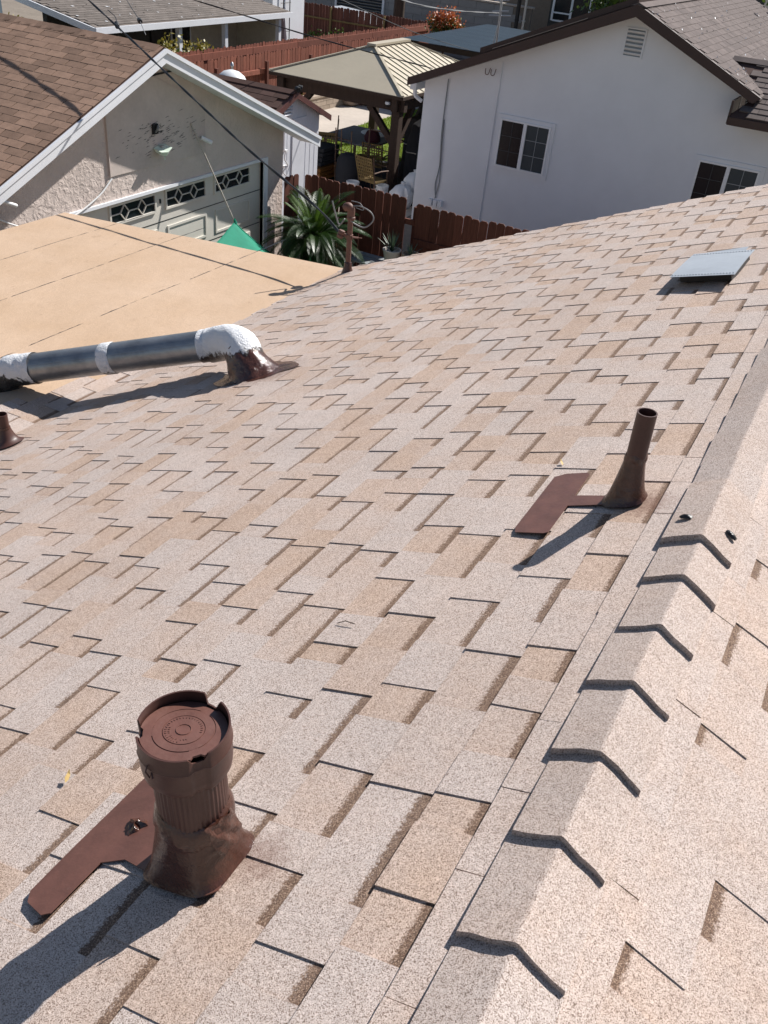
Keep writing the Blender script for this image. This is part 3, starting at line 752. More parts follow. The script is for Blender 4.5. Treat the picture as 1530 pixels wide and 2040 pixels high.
# roof slabs, barge boards
def gp(x, y, h): # point on garage roof surface
    sgn = 1 if y >= GY else -1; k = math.sqrt(1+GS*GS)
    return Vector((x, y+sgn*h*GS/k, GZ-GS*abs(y-GY)+h/k))
FX = -8.50
groof = MB()
for y1 in (6.0, 13.62):
    a = [gp(FX-.02, GY, -.01), gp(FX-.02, y1, -.01), gp(-15.6, y1, -.01), gp(-15.6, GY, -.01)]
    groof.prism(a, (0,0,-.05))
groof = groof.build('roof', 'shed_roof', garage)
for y1 in (6.0, 13.62):
    # outer barge board with crown strip
    a, b = Vector((FX, GY, GZ-.012)), Vector((FX, y1, GZ-GS*abs(y1-GY)-.012))
    MB().prism([a, b, b-Vector((0,0,.165)), a-Vector((0,0,.165))], (-.04,0,0)).build('barge_board', 'white_trim', garage)
    a2, b2 = a+Vector((.022,0,.004)), b+Vector((.022,0,.004))
    MB().prism([a2, b2, b2-Vector((0,0,.05)), a2-Vector((0,0,.05))], (-.022,0,0)).build('crown_strip', 'white_trim', garage)
    MB().prism([Vector((FX-.04,GY,GZ-.15)), Vector((FX-.04,y1,GZ-GS*abs(y1-GY)-.15)), Vector((GX+.002,y1,GZ-GS*abs(y1-GY)-.15)), Vector((GX+.002,GY,GZ-.15))], (0,0,.02)).build('soffit', 'white_trim', garage)
# three-tab shingles on the slope facing the viewer
E3 = .128; tabw = .305; k = math.sqrt(1+GS*GS)
me_cache = {}
def tab_mesh(w):
    w = round(w, 2)
    if w in me_cache: return me_cache[w]
    m = MB(); L = E3+.02
    m.add([(0,0,0),(w-.008,0,0),(w-.008,L,0),(0,L,0),(0,0,.008),(w-.008,0,.008),(w-.008,L,.005),(0,L,.005)], [(4,5,6,7),(0,1,5,4),(1,2,6,5),(3,0,4,7)])
    o = m.build('shingle', 'brown_roof'); me = o.data; bpy.data.objects.remove(o); me_cache[w] = me; return me
rg = random.Random(5)
cand = []
rows = int(4.1/E3)
for side in (-1, 1):
    for r_ in range(rows):
        d = .02+r_*E3  # distance down slope of the head
        off = (r_ % 2)*tabw/2+rg.uniform(-.01,.01)
        x = -15.5+off
        while x < FX-.05:
            w = min(tabw, FX-.025-x)
            if w > .05:
                yb = GY+side*(d+E3)/k
                c = gp(x+w/2, yb, 0); pr = proj(c)
                vis = side == -1 and pr is not None and -40 < pr[0] < 340 and -20 < pr[1] < 420
                cand.append((-(1/pr[2]) if vis else 1, side, x, w, d, rg.uniform(0,.002)))
            x += tabw
cand.sort()
restm = MB(); ang = math.atan(GS)
for q, (vis, side, x, w, d, hj) in enumerate(cand):
    yb = GY+side*(d+E3)/k; c = gp(x, yb, .002+hj)
    me = tab_mesh(w)
    rot = (ang, 0, 0) if side == -1 else (ang, 0, math.pi)
    if side == 1: c = gp(x+w, yb, .002+hj)
    if q < 300 and vis < 0: inst('shingle', me, c, groof, rot)
    else:
        mat = Matrix.Translation(c) @ Matrix.Rotation(rot[2], 4, 'Z') @ Matrix.Rotation(rot[0], 4, 'X')
        restm.add([mat @ v.co for v in me.vertices], [tuple(p.vertices) for p in me.polygons])
restm.build('shingles', 'brown_roof', groof, kind='stuff')
x = -15.5
capm = MB().add([(0,-.12,-.045),(.32,-.12,-.045),(.32,0,.012),(0,0,.018),(.32,.12,-.045),(0,.12,-.045),(0,-.12,-.057),(0,0,.006),(0,.12,-.057)], [(0,1,2,3),(3,2,4,5),(0,3,7,6),(3,5,8,7)])
co_ = capm.build('ridge_cap', 'brown_roof'); cme = co_.data; bpy.data.objects.remove(co_)
while x < FX-.3:
    inst('ridge_cap', cme, (x, GY, GZ+.008), groof); x += .2
# door
door = MB().box(GX-.13, GX-.07, DY0, DY1, 0, DZ).build('door', 'door_white', garage)
fr = MB(); fr.box(GX-.06, GX+.025, DY1-.0, DY1+.10, 0, DZ+.0); fr.build('door_jamb', 'white_trim', garage)
MB().box(GX-.06, GX+.022, DY0-.1, DY0, 0, DZ).build('door_jamb', 'white_trim', garage)
MB().box(GX-.06, GX+.028, DY0-.1, DY1+.10, DZ+.001, DZ+.045).build('door_head', 'white_trim', garage)
secz = [0, .5, 1.0, 1.48, 1.745]
DF = GX-.07
for z in (.56, 1.115, 1.66): MB().box(DF-.004, DF+.004, DY0, DY1, z-.006, z+.006).build('section_joint', 'black', door)
for j in range(4):
    ya = 7.93+1.14*j
    for (z0, z1) in ((.08,.47),(.65,1.02),(1.2,1.57)):
        y0, y1 = max(ya, DY0+.05), ya+.92
        p = MB(); w = .035
        p.box(DF, DF+.016, y0, y1, z1-w, z1).box(DF, DF+.016, y0, y1, z0, z0+w).box(DF, DF+.016, y0, y0+w, z0+w, z1-w).box(DF, DF+.016, y1-w, y1, z0+w, z1-w)
        p.build('panel_moulding', 'door_white', door)
    if j == 0: continue
    y0, y1, z0, z1 = ya, ya+.88, 1.85, 2.075
    w = MB().box(DF+.001, DF+.006, y0, y1, z0, z1).build('window', 'glass_dark', door)
    f = MB(); q = .03
    f.box(DF, DF+.028, y0-q, y1+q, z1, z1+q).box(DF, DF+.028, y0-q, y1+q, z0-q, z0).box(DF, DF+.028, y0-q, y0, z0, z1).box(DF, DF+.028, y1, y1+q, z0, z1)
    f.build('window_frame', 'door_white', door)
    zm = (z0+z1)/2; xx = DF+.013; t = MB()
    def bar(a, b): t.beam((xx, a[0], a[1]), (xx, b[0], b[1]), .012, .024, (1,0,0))
    W = y1-y0; cs = [y0+W*.30, y0+W*.70]; hw = .085
    for c in cs:
        for s1 in (-1, 1):
            bar((c+s1*hw, zm), (c, z1-.004)); bar((c+s1*hw, zm), (c, z0+.004))
    bar((y0, zm), (cs[0]-hw, zm)); bar((cs[0]+hw, zm), (cs[1]-hw, zm)); bar((cs[1]+hw, zm), (y1, zm))
    t.build('window_grille', 'door_white', door)
MB().box(DF, DF+.02, 10.07, 10.09, 1.93, 1.99).build('door_catch', 'black', door)
# things fixed to the garage wall
fl = thing('flood_light', 'broken pale green light shade hanging under the garage gable', 'light', (GX+.02, 10.02, 2.62))
sh = MB(); sh.add([(GX+.03,9.90,2.74),(GX+.17,9.90,2.71),(GX+.19,10.02,2.70),(GX+.17,10.13,2.74),(GX+.03,10.14,2.76),(GX+.03,10.02,2.77),
                   (GX+.05,9.92,2.69),(GX+.14,9.94,2.655),(GX+.15,10.03,2.64),(GX+.13,10.10,2.67),(GX+.05,10.11,2.70)],
                  [(0,1,2,5),(5,2,3,4),(0,6,7,1),(1,7,8,2),(2,8,9,3),(3,9,10,4)])
sh.build('shade', 'pale_green', fl); MB().beam((GX+.017,10.02,2.74),(GX+.10,10.02,2.74),.05,.05).build('arm', 'steel', fl)
MB().beam((GX+.10,10.03,2.67),(GX+.11,10.04,2.58),.02,.02).build('bracket', 'pale_green', fl)
jb = thing('junction_box', 'open black junction box with a wire on the garage gable', 'junction box', (GX+.02, 9.95, 2.98))
MB().box(GX+.016, GX+.05, 9.90, 10.0, 2.92, 3.05).build('box', 'black', jb)
MB().tube(bez([V(GX+.05,9.94,2.95), V(GX+.09,9.93,2.99), V(GX+.08,9.96,3.03), V(GX+.055,9.97,2.99)], 5), .014, 8).build('wire', 'wire_grey', jb, True)
cm = thing('security_camera', 'white bullet camera on the garage gable by the rope', 'camera', (GX+.02, 10.95, 2.70))
MB().tube([(GX+.05,10.91,2.74),(GX+.15,11.03,2.67)], .03, 14).build('body', 'white_plastic', cm, True, angle=40); MB().beam((GX+.0,10.93,2.70),(GX+.08,10.95,2.72),.025,.025).build('bracket', 'white_plastic', cm)
wc = bez([V(GX+.03,9.06,2.48), V(GX+.05,8.75,2.30), V(GX+.05,8.2,2.13), V(GX+.05,7.6,2.16), V(GX+.05,7.15,2.36), V(GX+.30,6.8,2.62)], 8)
tag(MB().tube(wc, .011, 6).build('loose_wire', 'pvc', None, True), 'thin white wire sagging along the garage wall below the gable', 'cable')
tag(MB().tube([(GX+.36,6.93,2.70),(GX+.30,7.22,2.56)], .022, 10).build('conduit_stub', 'pvc', None, True), 'short white conduit stub under the left garage eave', 'conduit')
# shade sail and its rope
ST_ = V(-8.38, 11.06, 1.57)
rp = tag(MB().tube([(GX+.02,10.72,2.96), tuple(ST_)], .012, 8).build('rope', 'rope', None, True), 'taut pale rope from the garage gable to the green shade sail', 'rope')
def sail(a, b):
    L_ = V(-7.9, 9.35, 1.55); R_ = V(-8.15, 12.35, .66); F_ = V(-6.6, 10.6, .9)
    e = L_*(1-a)+R_*a
    edge = (ST_*(1-abs(2*a-1))+(L_ if a < .5 else R_)*abs(2*a-1))
    edge.z -= .10*math.sin(math.pi*((2*a) % 1.0))*(1 if a not in (0,1) else 0)
    far = F_+(a-.5)*V(0,2.2,0)
    p = edge*(1-b)+far*b
    p.z -= .18*math.sin(math.pi*b)*.5 + .012*math.sin(26*a)*(1-b)*math.exp(-abs(a-.5)*6)
    return tuple(p)
so_ = thing('shade_sail', 'green shade cloth peaked on a rope in front of the garage door', 'shade sail', (-8.0, 11.0, .9))
MB().grid(sail, 40, 16).build('cloth', 'sail', so_, True, angle=80)
MB().tube([tuple(V(*sail(i/40,0))+V(0,0,.004)) for i in range(41)], .012, 6).build('hem', 'sail', so_, True)
lump(MB().lathe([(.005,-.05),(.035,-.03),(.03,0),(.02,.03),(.012,.06)], 12, ST_), .006, 60).build('knot', 'sail', so_, True)

# ================================================================= SHED
SX = -9.95
shed = thing('shed', 'white board shed with dark brown roof behind the garage', 'shed', (-11, 14.9, 0))
SY0, SY1, SYR, SZR = 13.75, 15.86, 14.85, 2.80
def sz(y): return SZR-.44*abs(y-SYR)
MB().prism([(SX,SY0,0),(SX,SY1,0),(SX,SY1,sz(SY1)-.06),(SX,SYR,SZR-.06),(SX,SY0,sz(SY0)-.06)], (-.06,0,0)).build('front_wall', 'shed_white', shed)
MB().box(-12.6, SX-.06, SY1-.06, SY1, 0, sz(SY1)-.06).build('side_wall', 'shed_white', shed)
MB().box(-12.6, SX-.06, SY0, SY0+.06, 0, sz(SY0)-.06).build('side_wall', 'shed_white', shed)
y = SY0+.05
bm_ = MB().box(0, .005, 0, .010, 0, 1).build('batten', 'shed_white'); bme = bm_.data; bpy.data.objects.remove(bm_)
while y < SY1-.05:
    inst('batten', bme, (SX, y, 0), shed, scale=(1,1,sz(y)-.1)); y += .16
sroof = MB()
for y1 in (13.5, 16.08): sroof.prism([(SX+.12,SYR,SZR-.012),(SX+.12,y1,sz(y1)-.012),(-12.8,y1,sz(y1)-.012),(-12.8,SYR,SZR-.012)], (0,0,-.035))
sroof = sroof.build('roof', 'shed_roof', shed)
for y1 in (13.5, 16.08):
    MB().prism([(SX+.145,SYR,SZR-.005),(SX+.145,y1,sz(y1)-.005),(SX+.145,y1,sz(y1)-.11),(SX+.145,SYR,SZR-.11)], (-.025,0,0)).build('barge_board', 'red_trim', shed)
kk = math.sqrt(1+.44**2); an2 = math.atan(.44)
tm = MB(); tm.add([(0,0,0),(.292,0,0),(.292,.16,0),(0,.16,0),(0,0,.010),(.292,0,.010),(.292,.16,.005),(0,.16,.005)], [(4,5,6,7),(0,1,5,4),(1,2,6,5),(3,0,4,7)])
to = tm.build('shingle', 'shed_roof'); tme = to.data; bpy.data.objects.remove(to)
for side in (-1, 1):
    for r_ in range(10 if side < 0 else 8):
        d = .145*(r_+1)
        x = -12.75+(r_ % 2)*.15+rg.uniform(0,.03)
        while x < SX-.17:
            yb = SYR+side*d/kk
            if side < 0: inst('shingle', tme, (x, yb, sz(yb)+.001), sroof, (an2,0,0))
            else: inst('shingle', tme, (x+.3, yb, sz(yb)+.001), sroof, (an2,0,math.pi))
            x += .3
MB().prism([(SX+.13,SYR-.12,SZR-.03),(SX+.13,SYR,SZR+.025),(SX+.13,SYR+.12,SZR-.03)], (-2.9,0,0)).build('ridge_cap', 'shed_roof', sroof)
lv = MB().box(SX, SX+.012, 14.58, 14.84, 2.38, 2.62).build('gable_vent', 'dark_wall', shed)
for k in range(4): MB().beam((SX+.035,14.57,2.41+.06*k), (SX+.035,14.85,2.41+.06*k), .05, .018, (.5,0,1)).build('louvre', 'shed_white', lv)
MB().box(SX+.012, SX+.035, 14.9, 15.36, 2.26, 2.31).build('door_header', 'shed_white', shed)
MB().box(SX+.012, SX+.02, 14.92, 15.34, .2, 2.26).build('door', 'shed_white', shed)
sp_ = thing('spot_light', 'small black twin spotlight on the shed ridge', 'light', (SX+.1, 14.86, 2.80))
MB().lathe([(.02,-.03),(.05,-.02),(.055,.05),(.05,.055),(.001,.05)], 14, (SX+.13,14.92,2.86), (.8,.5,-.2)).build('lamp', 'black', sp_, True)
MB().lathe([(.02,-.03),(.045,-.02),(.05,.05),(.045,.055),(.001,.05)], 14, (SX+.16,14.80,2.86), (.9,-.4,-.2)).build('lamp', 'black', sp_, True)
MB().beam((SX+.10,14.86,2.80),(SX+.12,14.86,2.87),.05,.05).build('bracket', 'black', sp_)
pu = thing('wall_pulley', 'white cleats and looped cord on the shed boards', 'cord', (SX+.03, 14.62, 1.6))
MB().tube(bez([V(SX+.05,14.66,1.78), V(SX+.06,14.60,1.65), V(SX+.08,14.68,1.52), V(SX+.05,14.58,1.42), V(SX+.06,14.66,1.33)], 6), .014, 8).build('cord', 'pvc', pu, True)
MB().box(SX+.012,SX+.07,14.62,14.70,1.76,1.80).build('cleat', 'pvc', pu); MB().box(SX+.012,SX+.07,14.60,14.70,1.48,1.52).build('cleat', 'pvc', pu)
MB().box(SX+.012,SX+.05,14.60,14.64,1.8,2.28).build('strip', 'shed_white', shed)

# ================================================================= FENCES
def board_mesh(w, h, t=.018, ear=.03, name='fence_board', mat='fence'):
    m = MB().prism([(-w/2,0,0),(w/2,0,0),(w/2,0,h-ear),(w/2-ear*.9,0,h),(-w/2+ear*.9,0,h),(-w/2,0,h-ear)], (0,t,0))
    o = m.build(name, mat); me = o.data; bpy.data.objects.remove(o); return me
def fence_run(root, p0, p1, w, h, mat, gap=.006, jit=.012, seed=0, normal_flip=False, skip=()):
    r = random.Random(seed); p0 = Vector(p0); p1 = Vector(p1); d = p1-p0; L = d.length; d.normalize()
    n = int(L/(w+gap)); rz = math.atan2(d.y, d.x)
    ms = [board_mesh(w*(1-.012*i), h+.01*i, mat=mat) for i in range(3)]
    for i in range(n):
        c = p0+d*((i+.5)*(w+gap)); c.z += r.uniform(-jit, jit)-.02
        if i in skip: continue
        inst('board', r.choice(ms), c, root, (r.uniform(-.004,.004), r.uniform(-.004,.004), rz))
nf = thing('board_fence', 'near red-brown dog-ear board fence behind the sago palm', 'fence', (-6.6, 13.45, 0))
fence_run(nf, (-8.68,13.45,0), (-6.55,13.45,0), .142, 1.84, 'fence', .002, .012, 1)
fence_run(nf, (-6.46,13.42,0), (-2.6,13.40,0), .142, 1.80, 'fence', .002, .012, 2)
fence_run(nf, (-8.74,12.93,0), (-8.70,13.44,0), .125, 1.84, 'fence', .004, .012, 3)
for (a, b) in (((-8.68,13.49),(-6.5,13.49)), ((-6.46,13.46),(-2.6,13.44))):
    for z in (.35, 1.45): MB().beam((a[0],a[1],z), (b[0],b[1],z), .04, .09).build('rail', 'fence', nf)
for (x, y) in ((-6.50,13.52),(-4.4,13.52),(-8.62,13.55)): MB().box(x-.045,x+.045,y-.02,y+.07,0,1.7).build('post', 'fence', nf)
MB().beam((-6.44,13.39,1.18),(-2.6,13.37,1.18),.03,.10).build('front_rail', 'fence', nf)
fa = thing('board_fence', 'sunlit red-brown fence with a long top plank below the grey roof house', 'fence', (-17.9, 28, 0))
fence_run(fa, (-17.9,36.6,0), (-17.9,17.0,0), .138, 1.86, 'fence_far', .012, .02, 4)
y = 17.2
while y < 36.4:
    MB().box(-17.88,-17.84, y, min(y+2.42, 36.5), 1.58, 1.76).build('plank', 'fence_far', fa); y += 2.44
fb = thing('board_fence', 'second red-brown fence with a low rail behind the gazebo', 'fence', (-17.2, 25, 0))
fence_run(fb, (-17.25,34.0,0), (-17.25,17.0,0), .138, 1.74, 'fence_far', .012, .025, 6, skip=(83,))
y = 17.0
while y < 33.5:
    MB().box(-17.23,-17.15, y, y+2.38, 1.18, 1.30).build('rail', 'fence_far', fb); y += 2.4
for y in (19.4, 21.8, 24.2, 26.6): MB().box(-17.15,-17.06, y-.045, y+.045, 0, 1.52).build('post', 'fence_dark', fb)
fc = thing('board_fence', 'shaded dark brown back fence with pale rails beyond the white wall', 'fence', (-21, 36.6, 0))
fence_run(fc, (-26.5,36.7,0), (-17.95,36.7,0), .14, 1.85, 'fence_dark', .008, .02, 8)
MB().box(-26.5,-18, 36.62,36.67, 1.30,1.36).build('rail', 'rattan', fc)
for x in (-25.4,-22.6,-20.0): MB().box(x-.04,x+.04,36.55,36.62,0,1.8).build('post', 'rattan', fc)

# ================================================================= general roof-tab field
def tab_field(parent, O, ax, dnv, a0, a1, rows, E_, w, mat, t=.010, lap=.03, clip=None, limit=300, seed=1, name='shingle'):
    """courses of separate tabs: O ridge origin, ax along the courses, dnv down the slope"""
    O = Vector(O); ax = Vector(ax).normalized(); dnv = Vector(dnv).normalized(); up_ = -dnv; nn = ax.cross(up_)
    if nn.z < 0: nn = -nn
    r = random.Random(seed); L = E_+lap
    m = MB().add([(0,0,0),(w-.006,0,0),(w-.006,L,0),(0,L,0),(0,0,t),(w-.006,0,t),(w-.006,L,t*.4),(0,L,t*.4)], [(4,5,6,7),(0,1,5,4),(1,2,6,5),(3,0,4,7)])
    o = m.build(name, mat); me = o.data; bpy.data.objects.remove(o)
    lst = []
    for i in range(rows):
        a = a0-(i % 2)*w/2+r.uniform(-.02,.02)
        while a < a1:
            c = O+ax*a+dnv*(E_*(i+1))+nn*(.004+r.uniform(0,.003))
            mid = c+ax*w/2
            if a >= a0-.01 and a+w <= a1+.01 and (clip is None or clip(mid)):
                pr = proj(mid); vis = 0
                if pr and -30 < pr[0] < 1560 and -30 < pr[1] < 2070: vis = 1/pr[2]
                lst.append((-vis, len(lst), c))
            a += w
    lst.sort(); rest_ = MB(); rot3 = Matrix((ax, up_, nn)).transposed().to_4x4()
    o0 = ORG[parent.name]
    for q, (vis, _, c) in enumerate(lst):
        if q < limit and vis < 0:
            ob = bpy.data.objects.new(name, me); ob.parent = parent; ob.matrix_basis = Matrix.Translation(c-o0) @ rot3; col_.objects.link(ob)
        else:
            mm = Matrix.Translation(c) @ rot3
            rest_.add([mm @ v.co for v in me.vertices], [tuple(p.vertices) for p in me.polygons])
    if rest_.f: rest_.build(name+'s', mat, parent, kind='stuff')

# ================================================================= WHITE HOUSE
WY = 18.0
wh = thing('white_house', 'white stucco house with a dark trimmed gable facing the shingle roof', 'house', (-4, 22, 0))
MB().prism([(-8.77,WY,0),(3.5,WY,0),(3.5,WY,3.24),(-2.58,WY,3.24),(-2.58,WY,3.70),(-4.64,WY,4.64),(-8.77,WY,2.92)], (0,.15,0)).build('gable_wall', 'house_white', wh)
MB().box(-8.77,-8.62, WY+.15, 27, 0, 2.92).build('side_wall', 'house_white', wh)
MB().box(-2.58,-2.43, 21, 27, 0, 3.45).build('side_wall', 'house_white', wh)
MB().box(-8.62,-2.58, 26.85, 27, 0, 2.9).build('back_wall', 'house_white', wh)
RXh, RZh, SLl, SLr = -4.64, 4.73, .42, .455
wroof = MB()
wroof.prism([(RXh,17.6,RZh),(-8.95,17.6,RZh-SLl*4.31),(-8.95,27.3,RZh-SLl*4.31),(RXh,27.3,RZh)], (0,0,-.05))
wroof.prism([(RXh,17.6,RZh),(-2.22,17.6,RZh-SLr*2.42),(-2.22,27.3,RZh-SLr*2.42),(RXh,27.3,RZh)], (0,0,-.05))
wroof = wroof.build('roof', 'grey_brown_roof', wh)
MB().prism([(RXh,17.575,RZh+.012),(-8.97,17.575,RZh-SLl*4.33+.012),(-8.97,17.575,RZh-SLl*4.33-.135),(RXh,17.575,RZh-.185)], (0,.035,0)).build('barge_board', 'dark_trim', wh)
MB().prism([(RXh,17.572,RZh+.008),(-2.20,17.572,RZh-SLr*2.44+.008),(-2.32,17.572,RZh-SLr*2.32-.145),(RXh,17.572,RZh-.185)], (0,.035,0)).build('barge_board', 'dark_trim', wh)
MB().prism([(RXh,17.62,RZh-.17),(-8.9,17.62,RZh-SLl*4.26-.14),(-8.9,WY-.002,RZh-SLl*4.26-.14),(RXh,WY-.002,RZh-.17)], (0,0,.03)).build('soffit', 'dark_trim', wh)
MB().prism([(RXh,17.62,RZh-.17),(-2.4,17.62,RZh-SLr*2.24-.15),(-2.4,WY-.002,RZh-SLr*2.24-.15),(RXh,WY-.002,RZh-.17)], (0,0,.03)).build('soffit', 'dark_trim', wh)
# raised second roofing layer on the left slope
o_ = lambda x, h: RZh+SLl*(x-RXh)+h
MB().prism([(RXh-.05,17.75,o_(RXh-.05,.03)),(-7.55,17.75,o_(-7.55,.03)),(-7.55,17.75,o_(-7.55,.14)),(RXh-.05,17.75,o_(RXh-.05,.14))], (0,9.4,0)).build('raised_roof', 'dark_trim', wh)
MB().prism([(RXh-.9,17.735,o_(RXh-.9,.045)),(-7.3,17.735,o_(-7.3,.045)),(-7.3,17.735,o_(-7.3,.06)),(RXh-.9,17.735,o_(RXh-.9,.06))], (0,.02,0)).build('drip_edge', 'fascia_tan', wh)
kx = math.sqrt(1+SLr**2)
tab_field(wroof, (RXh,0,RZh), (0,1,0), (1/kx,0,-SLr/kx), 17.6, 27.25, 18, .145, .30, 'grey_brown_roof', .012, seed=21)
MB().prism([(RXh-.14,17.6,RZh-.02),(RXh,17.6,RZh+.035),(RXh+.14,17.6,RZh-.02)], (0,9.6,0)).build('ridge_cap', 'grey_brown_roof', wroof)
# wing on the right: eave towards the viewer
WEY, WEZ, WRY, WRZ = 17.32, 3.31, 18.95, 4.02
sw = (WRZ-WEZ)/(WRY-WEY); kw = math.sqrt(1+sw*sw)
wing = MB().prism([(-2.62,WEY,WEZ),(3.8,WEY,WEZ),(3.8,WRY,WRZ),(-3.0,WRY,WRZ),(-2.3,WEY+.75,WEZ+.75*sw)], (0,0,-.04)).prism([(-3.0,WRY,WRZ),(3.8,WRY,WRZ),(3.8,WRY+1.8,WEZ),(-2.3,WRY+1.8,WEZ)], (0,0,-.04)).build('wing_roof', 'shed_roof', wh)
tab_field(wing, (0,WRY,WRZ), (1,0,0), (0,-1/kw,-sw/kw), -2.62, 3.8, 11, .16, .31, 'grey_brown_roof', .022, seed=22, clip=lambda p: p.x > -2.52-(p.y-18.0)*.35)
MB().prism([(-3.05,WRY-.13,WRZ-.02),(-3.05,WRY,WRZ+.05),(-3.05,WRY+.13,WRZ-.02)], (6.8,0,0)).build('ridge_cap', 'grey_brown_roof', wing)
MB().box(-2.60,3.8,WEY-.03,WEY-.004,WEZ-.13,WEZ-.005).build('fascia', 'dark_trim', wh)
MB().box(-2.60,3.8,WEY,WY-.003,WEZ-.13,WEZ-.10).build('soffit', 'dark_trim', wh)
MB().box(-2.62,-2.585,WEY,WY+.6,WEZ-.12,WEZ+.25).build('wing_cheek', 'dark_trim', wh)
def slider(x0, x1, z0, z1, lab):
    w = MB(); y = WY
    t = .075
    for b in ((x0,x1,z1-t,z1),(x0,x1,z0,z0+t),(x0,x0+t,z0+t,z1-t),(x1-t,x1,z0+t,z1-t)): w.box(b[0],b[1],y-.030,y-.001,b[2],b[3])
    w = w.build('window', 'house_white', wh)
    X0, X1, Z0, Z1 = x0+t, x1-t, z0+t, z1-t; f = .035; xm = (X0+X1)/2
    fr_ = MB()
    for b in ((X0,X1,Z1-f,Z1),(X0,X1,Z0,Z0+f),(X0,X0+f,Z0+f,Z1-f),(X1-f,X1,Z0+f,Z1-f),(xm-.035,xm+.035,Z0+f,Z1-f)): fr_.box(b[0],b[1],y-.055,y-.004,b[2],b[3])
    fr_.build('frame', 'vinyl', w)
    for k, (a, b) in enumerate(((X0+f,xm-.035),(xm+.035,X1-f))):
        MB().box(a,b,y-.024 if k else y-.030,y-.014,Z0+f,Z1-f).build('pane', 'glass_house' if k else 'glass_dark', w)
        g = MB(); yy = y-.030 if k else y-.034
        g.box((a+b)/2-.006,(a+b)/2+.006,yy-.003,yy,Z0+f,Z1-f)
        for q in (1,2):
            zz = Z0+f+(Z1-Z0-2*f)*q/3
            g.box(a,(a+b)/2-.006,yy-.003,yy,zz-.006,zz+.006).box((a+b)/2+.006,b,yy-.003,yy,zz-.006,zz+.006)
        g.build('grille', 'grille_pale' if k else 'grille_dark', w)
slider(-7.06,-5.84,1.46,2.53,'')
slider(-3.07,-1.81,1.46,2.50,'')
gv = MB().box(-4.85,-4.49,WY-.008,WY-.001,3.88,4.34).build('gable_vent', 'muntin_grey', wh)
for (a,b,c,d) in ((-4.86,-4.83,3.87,4.35),(-4.51,-4.48,3.87,4.35),(-4.83,-4.51,3.87,3.895),(-4.83,-4.51,4.325,4.35)): MB().box(a,b,WY-.03,WY-.002,c,d).build('vent_frame', 'house_white', gv)
for k in range(6): MB().beam((-4.83,WY-.03,3.935+.07*k),(-4.51,WY-.03,3.935+.07*k),.05,.012,(0,.75,1)).build('louvre', 'house_white', gv)
MB().tube([(-7.14,WY-.018,3.44),(-7.145,WY-.018,.3)], .014, 8).build('conduit', 'house_white', wh, True)
MB().tube(bez([V(-8.25,WY-.02,2.97), V(-8.26,WY-.02,2.0), V(-8.22,WY-.022,1.3), V(-8.27,WY-.02,.9), V(-8.22,WY-.03,.62)], 8), .012, 8).build('cable', 'muntin_grey', wh, True)
MB().tube(bez([V(-8.24,WY-.02,2.2), V(-8.21,WY-.03,1.5), V(-8.18,WY-.02,1.0), V(-8.24,WY-.02,.6)], 8), .009, 8).build('cable', 'wire_grey', wh, True)
for x in (-8.36,-8.24,-8.13): MB().box(x,x+.08,WY-.09,WY-.002,.45,.58).build('utility_box', 'house_white', wh)
for x in (-7.42,-7.30): MB().tube(bez([V(x-.05,WY-.03,3.28), V(x-.03,WY-.06,3.19), V(x+.03,WY-.06,3.19), V(x+.05,WY-.03,3.30)], 5), .007, 6).build('hook', 'red_trim', wh, True)
MB().prism([(-9.06,17.9,2.66),(-8.92,17.9,2.66),(-8.92,17.9,2.80),(-9.06,17.9,2.80)], (0,9.2,0)).build('gutter', 'white_trim', wh)
MB().tube(bez([V(-8.98,17.98,2.68), V(-8.97,18.0,2.55), V(-8.88,18.03,2.48), V(-8.84,18.06,2.45)], 5), .04, 10).build('downspout', 'white_trim', wh, True)
rp_ = random.Random(31); pet = MB()
for _ in range(170):
    y = rp_.uniform(17.7, 26.8); b = rp_.uniform(.05, 2.35)
    if rp_.random() < .25: b = rp_.uniform(1.7, 2.35); y = rp_.uniform(17.7, 19.6)
    c = V(RXh+b, y, RZh-SLr*b+.026); s_ = rp_.uniform(.008,.022); a = rp_.uniform(0,6)
    e1 = V(math.cos(a)*s_, math.sin(a)*s_, .01); e2 = V(-math.sin(a)*s_*.6, math.cos(a)*s_*.6, .0)
    pet.add([c-e1, c+e2+V(0,0,.008), c+e1+V(0,0,.012), c-e2], [(0,1,2,3)])
pt = pet.build('fallen_petals', 'white_plastic', wh, kind='stuff')
ant = thing('antenna', 'thin steel roof antenna mast with crossbars above the white house eave', 'antenna', (-8.15, 20, 3.4))
MB().tube([(-8.15,20.0,3.2),(-8.17,20.0,4.6)], .022, 10).build('mast', 'steel', ant, True)
for z, l in ((4.02,.22),(4.10,.16),(4.30,.14)): MB().tube([(-8.17-l,19.95,z-.02),(-8.16,20,z),(-8.16+l,20.05,z+.02)], .012, 8).build('crossbar', 'steel', ant, True)
MB().tube([(-8.16+.14*math.cos(t),20,4.36+.10*math.sin(t)) for t in [k*.4 for k in range(13)]], .008, 6).build('loop', 'steel', ant, True)
MB().tube([(-8.16,20,3.95),(-8.24,19.95,3.25)], .008, 6).build('stay', 'steel', ant, True)

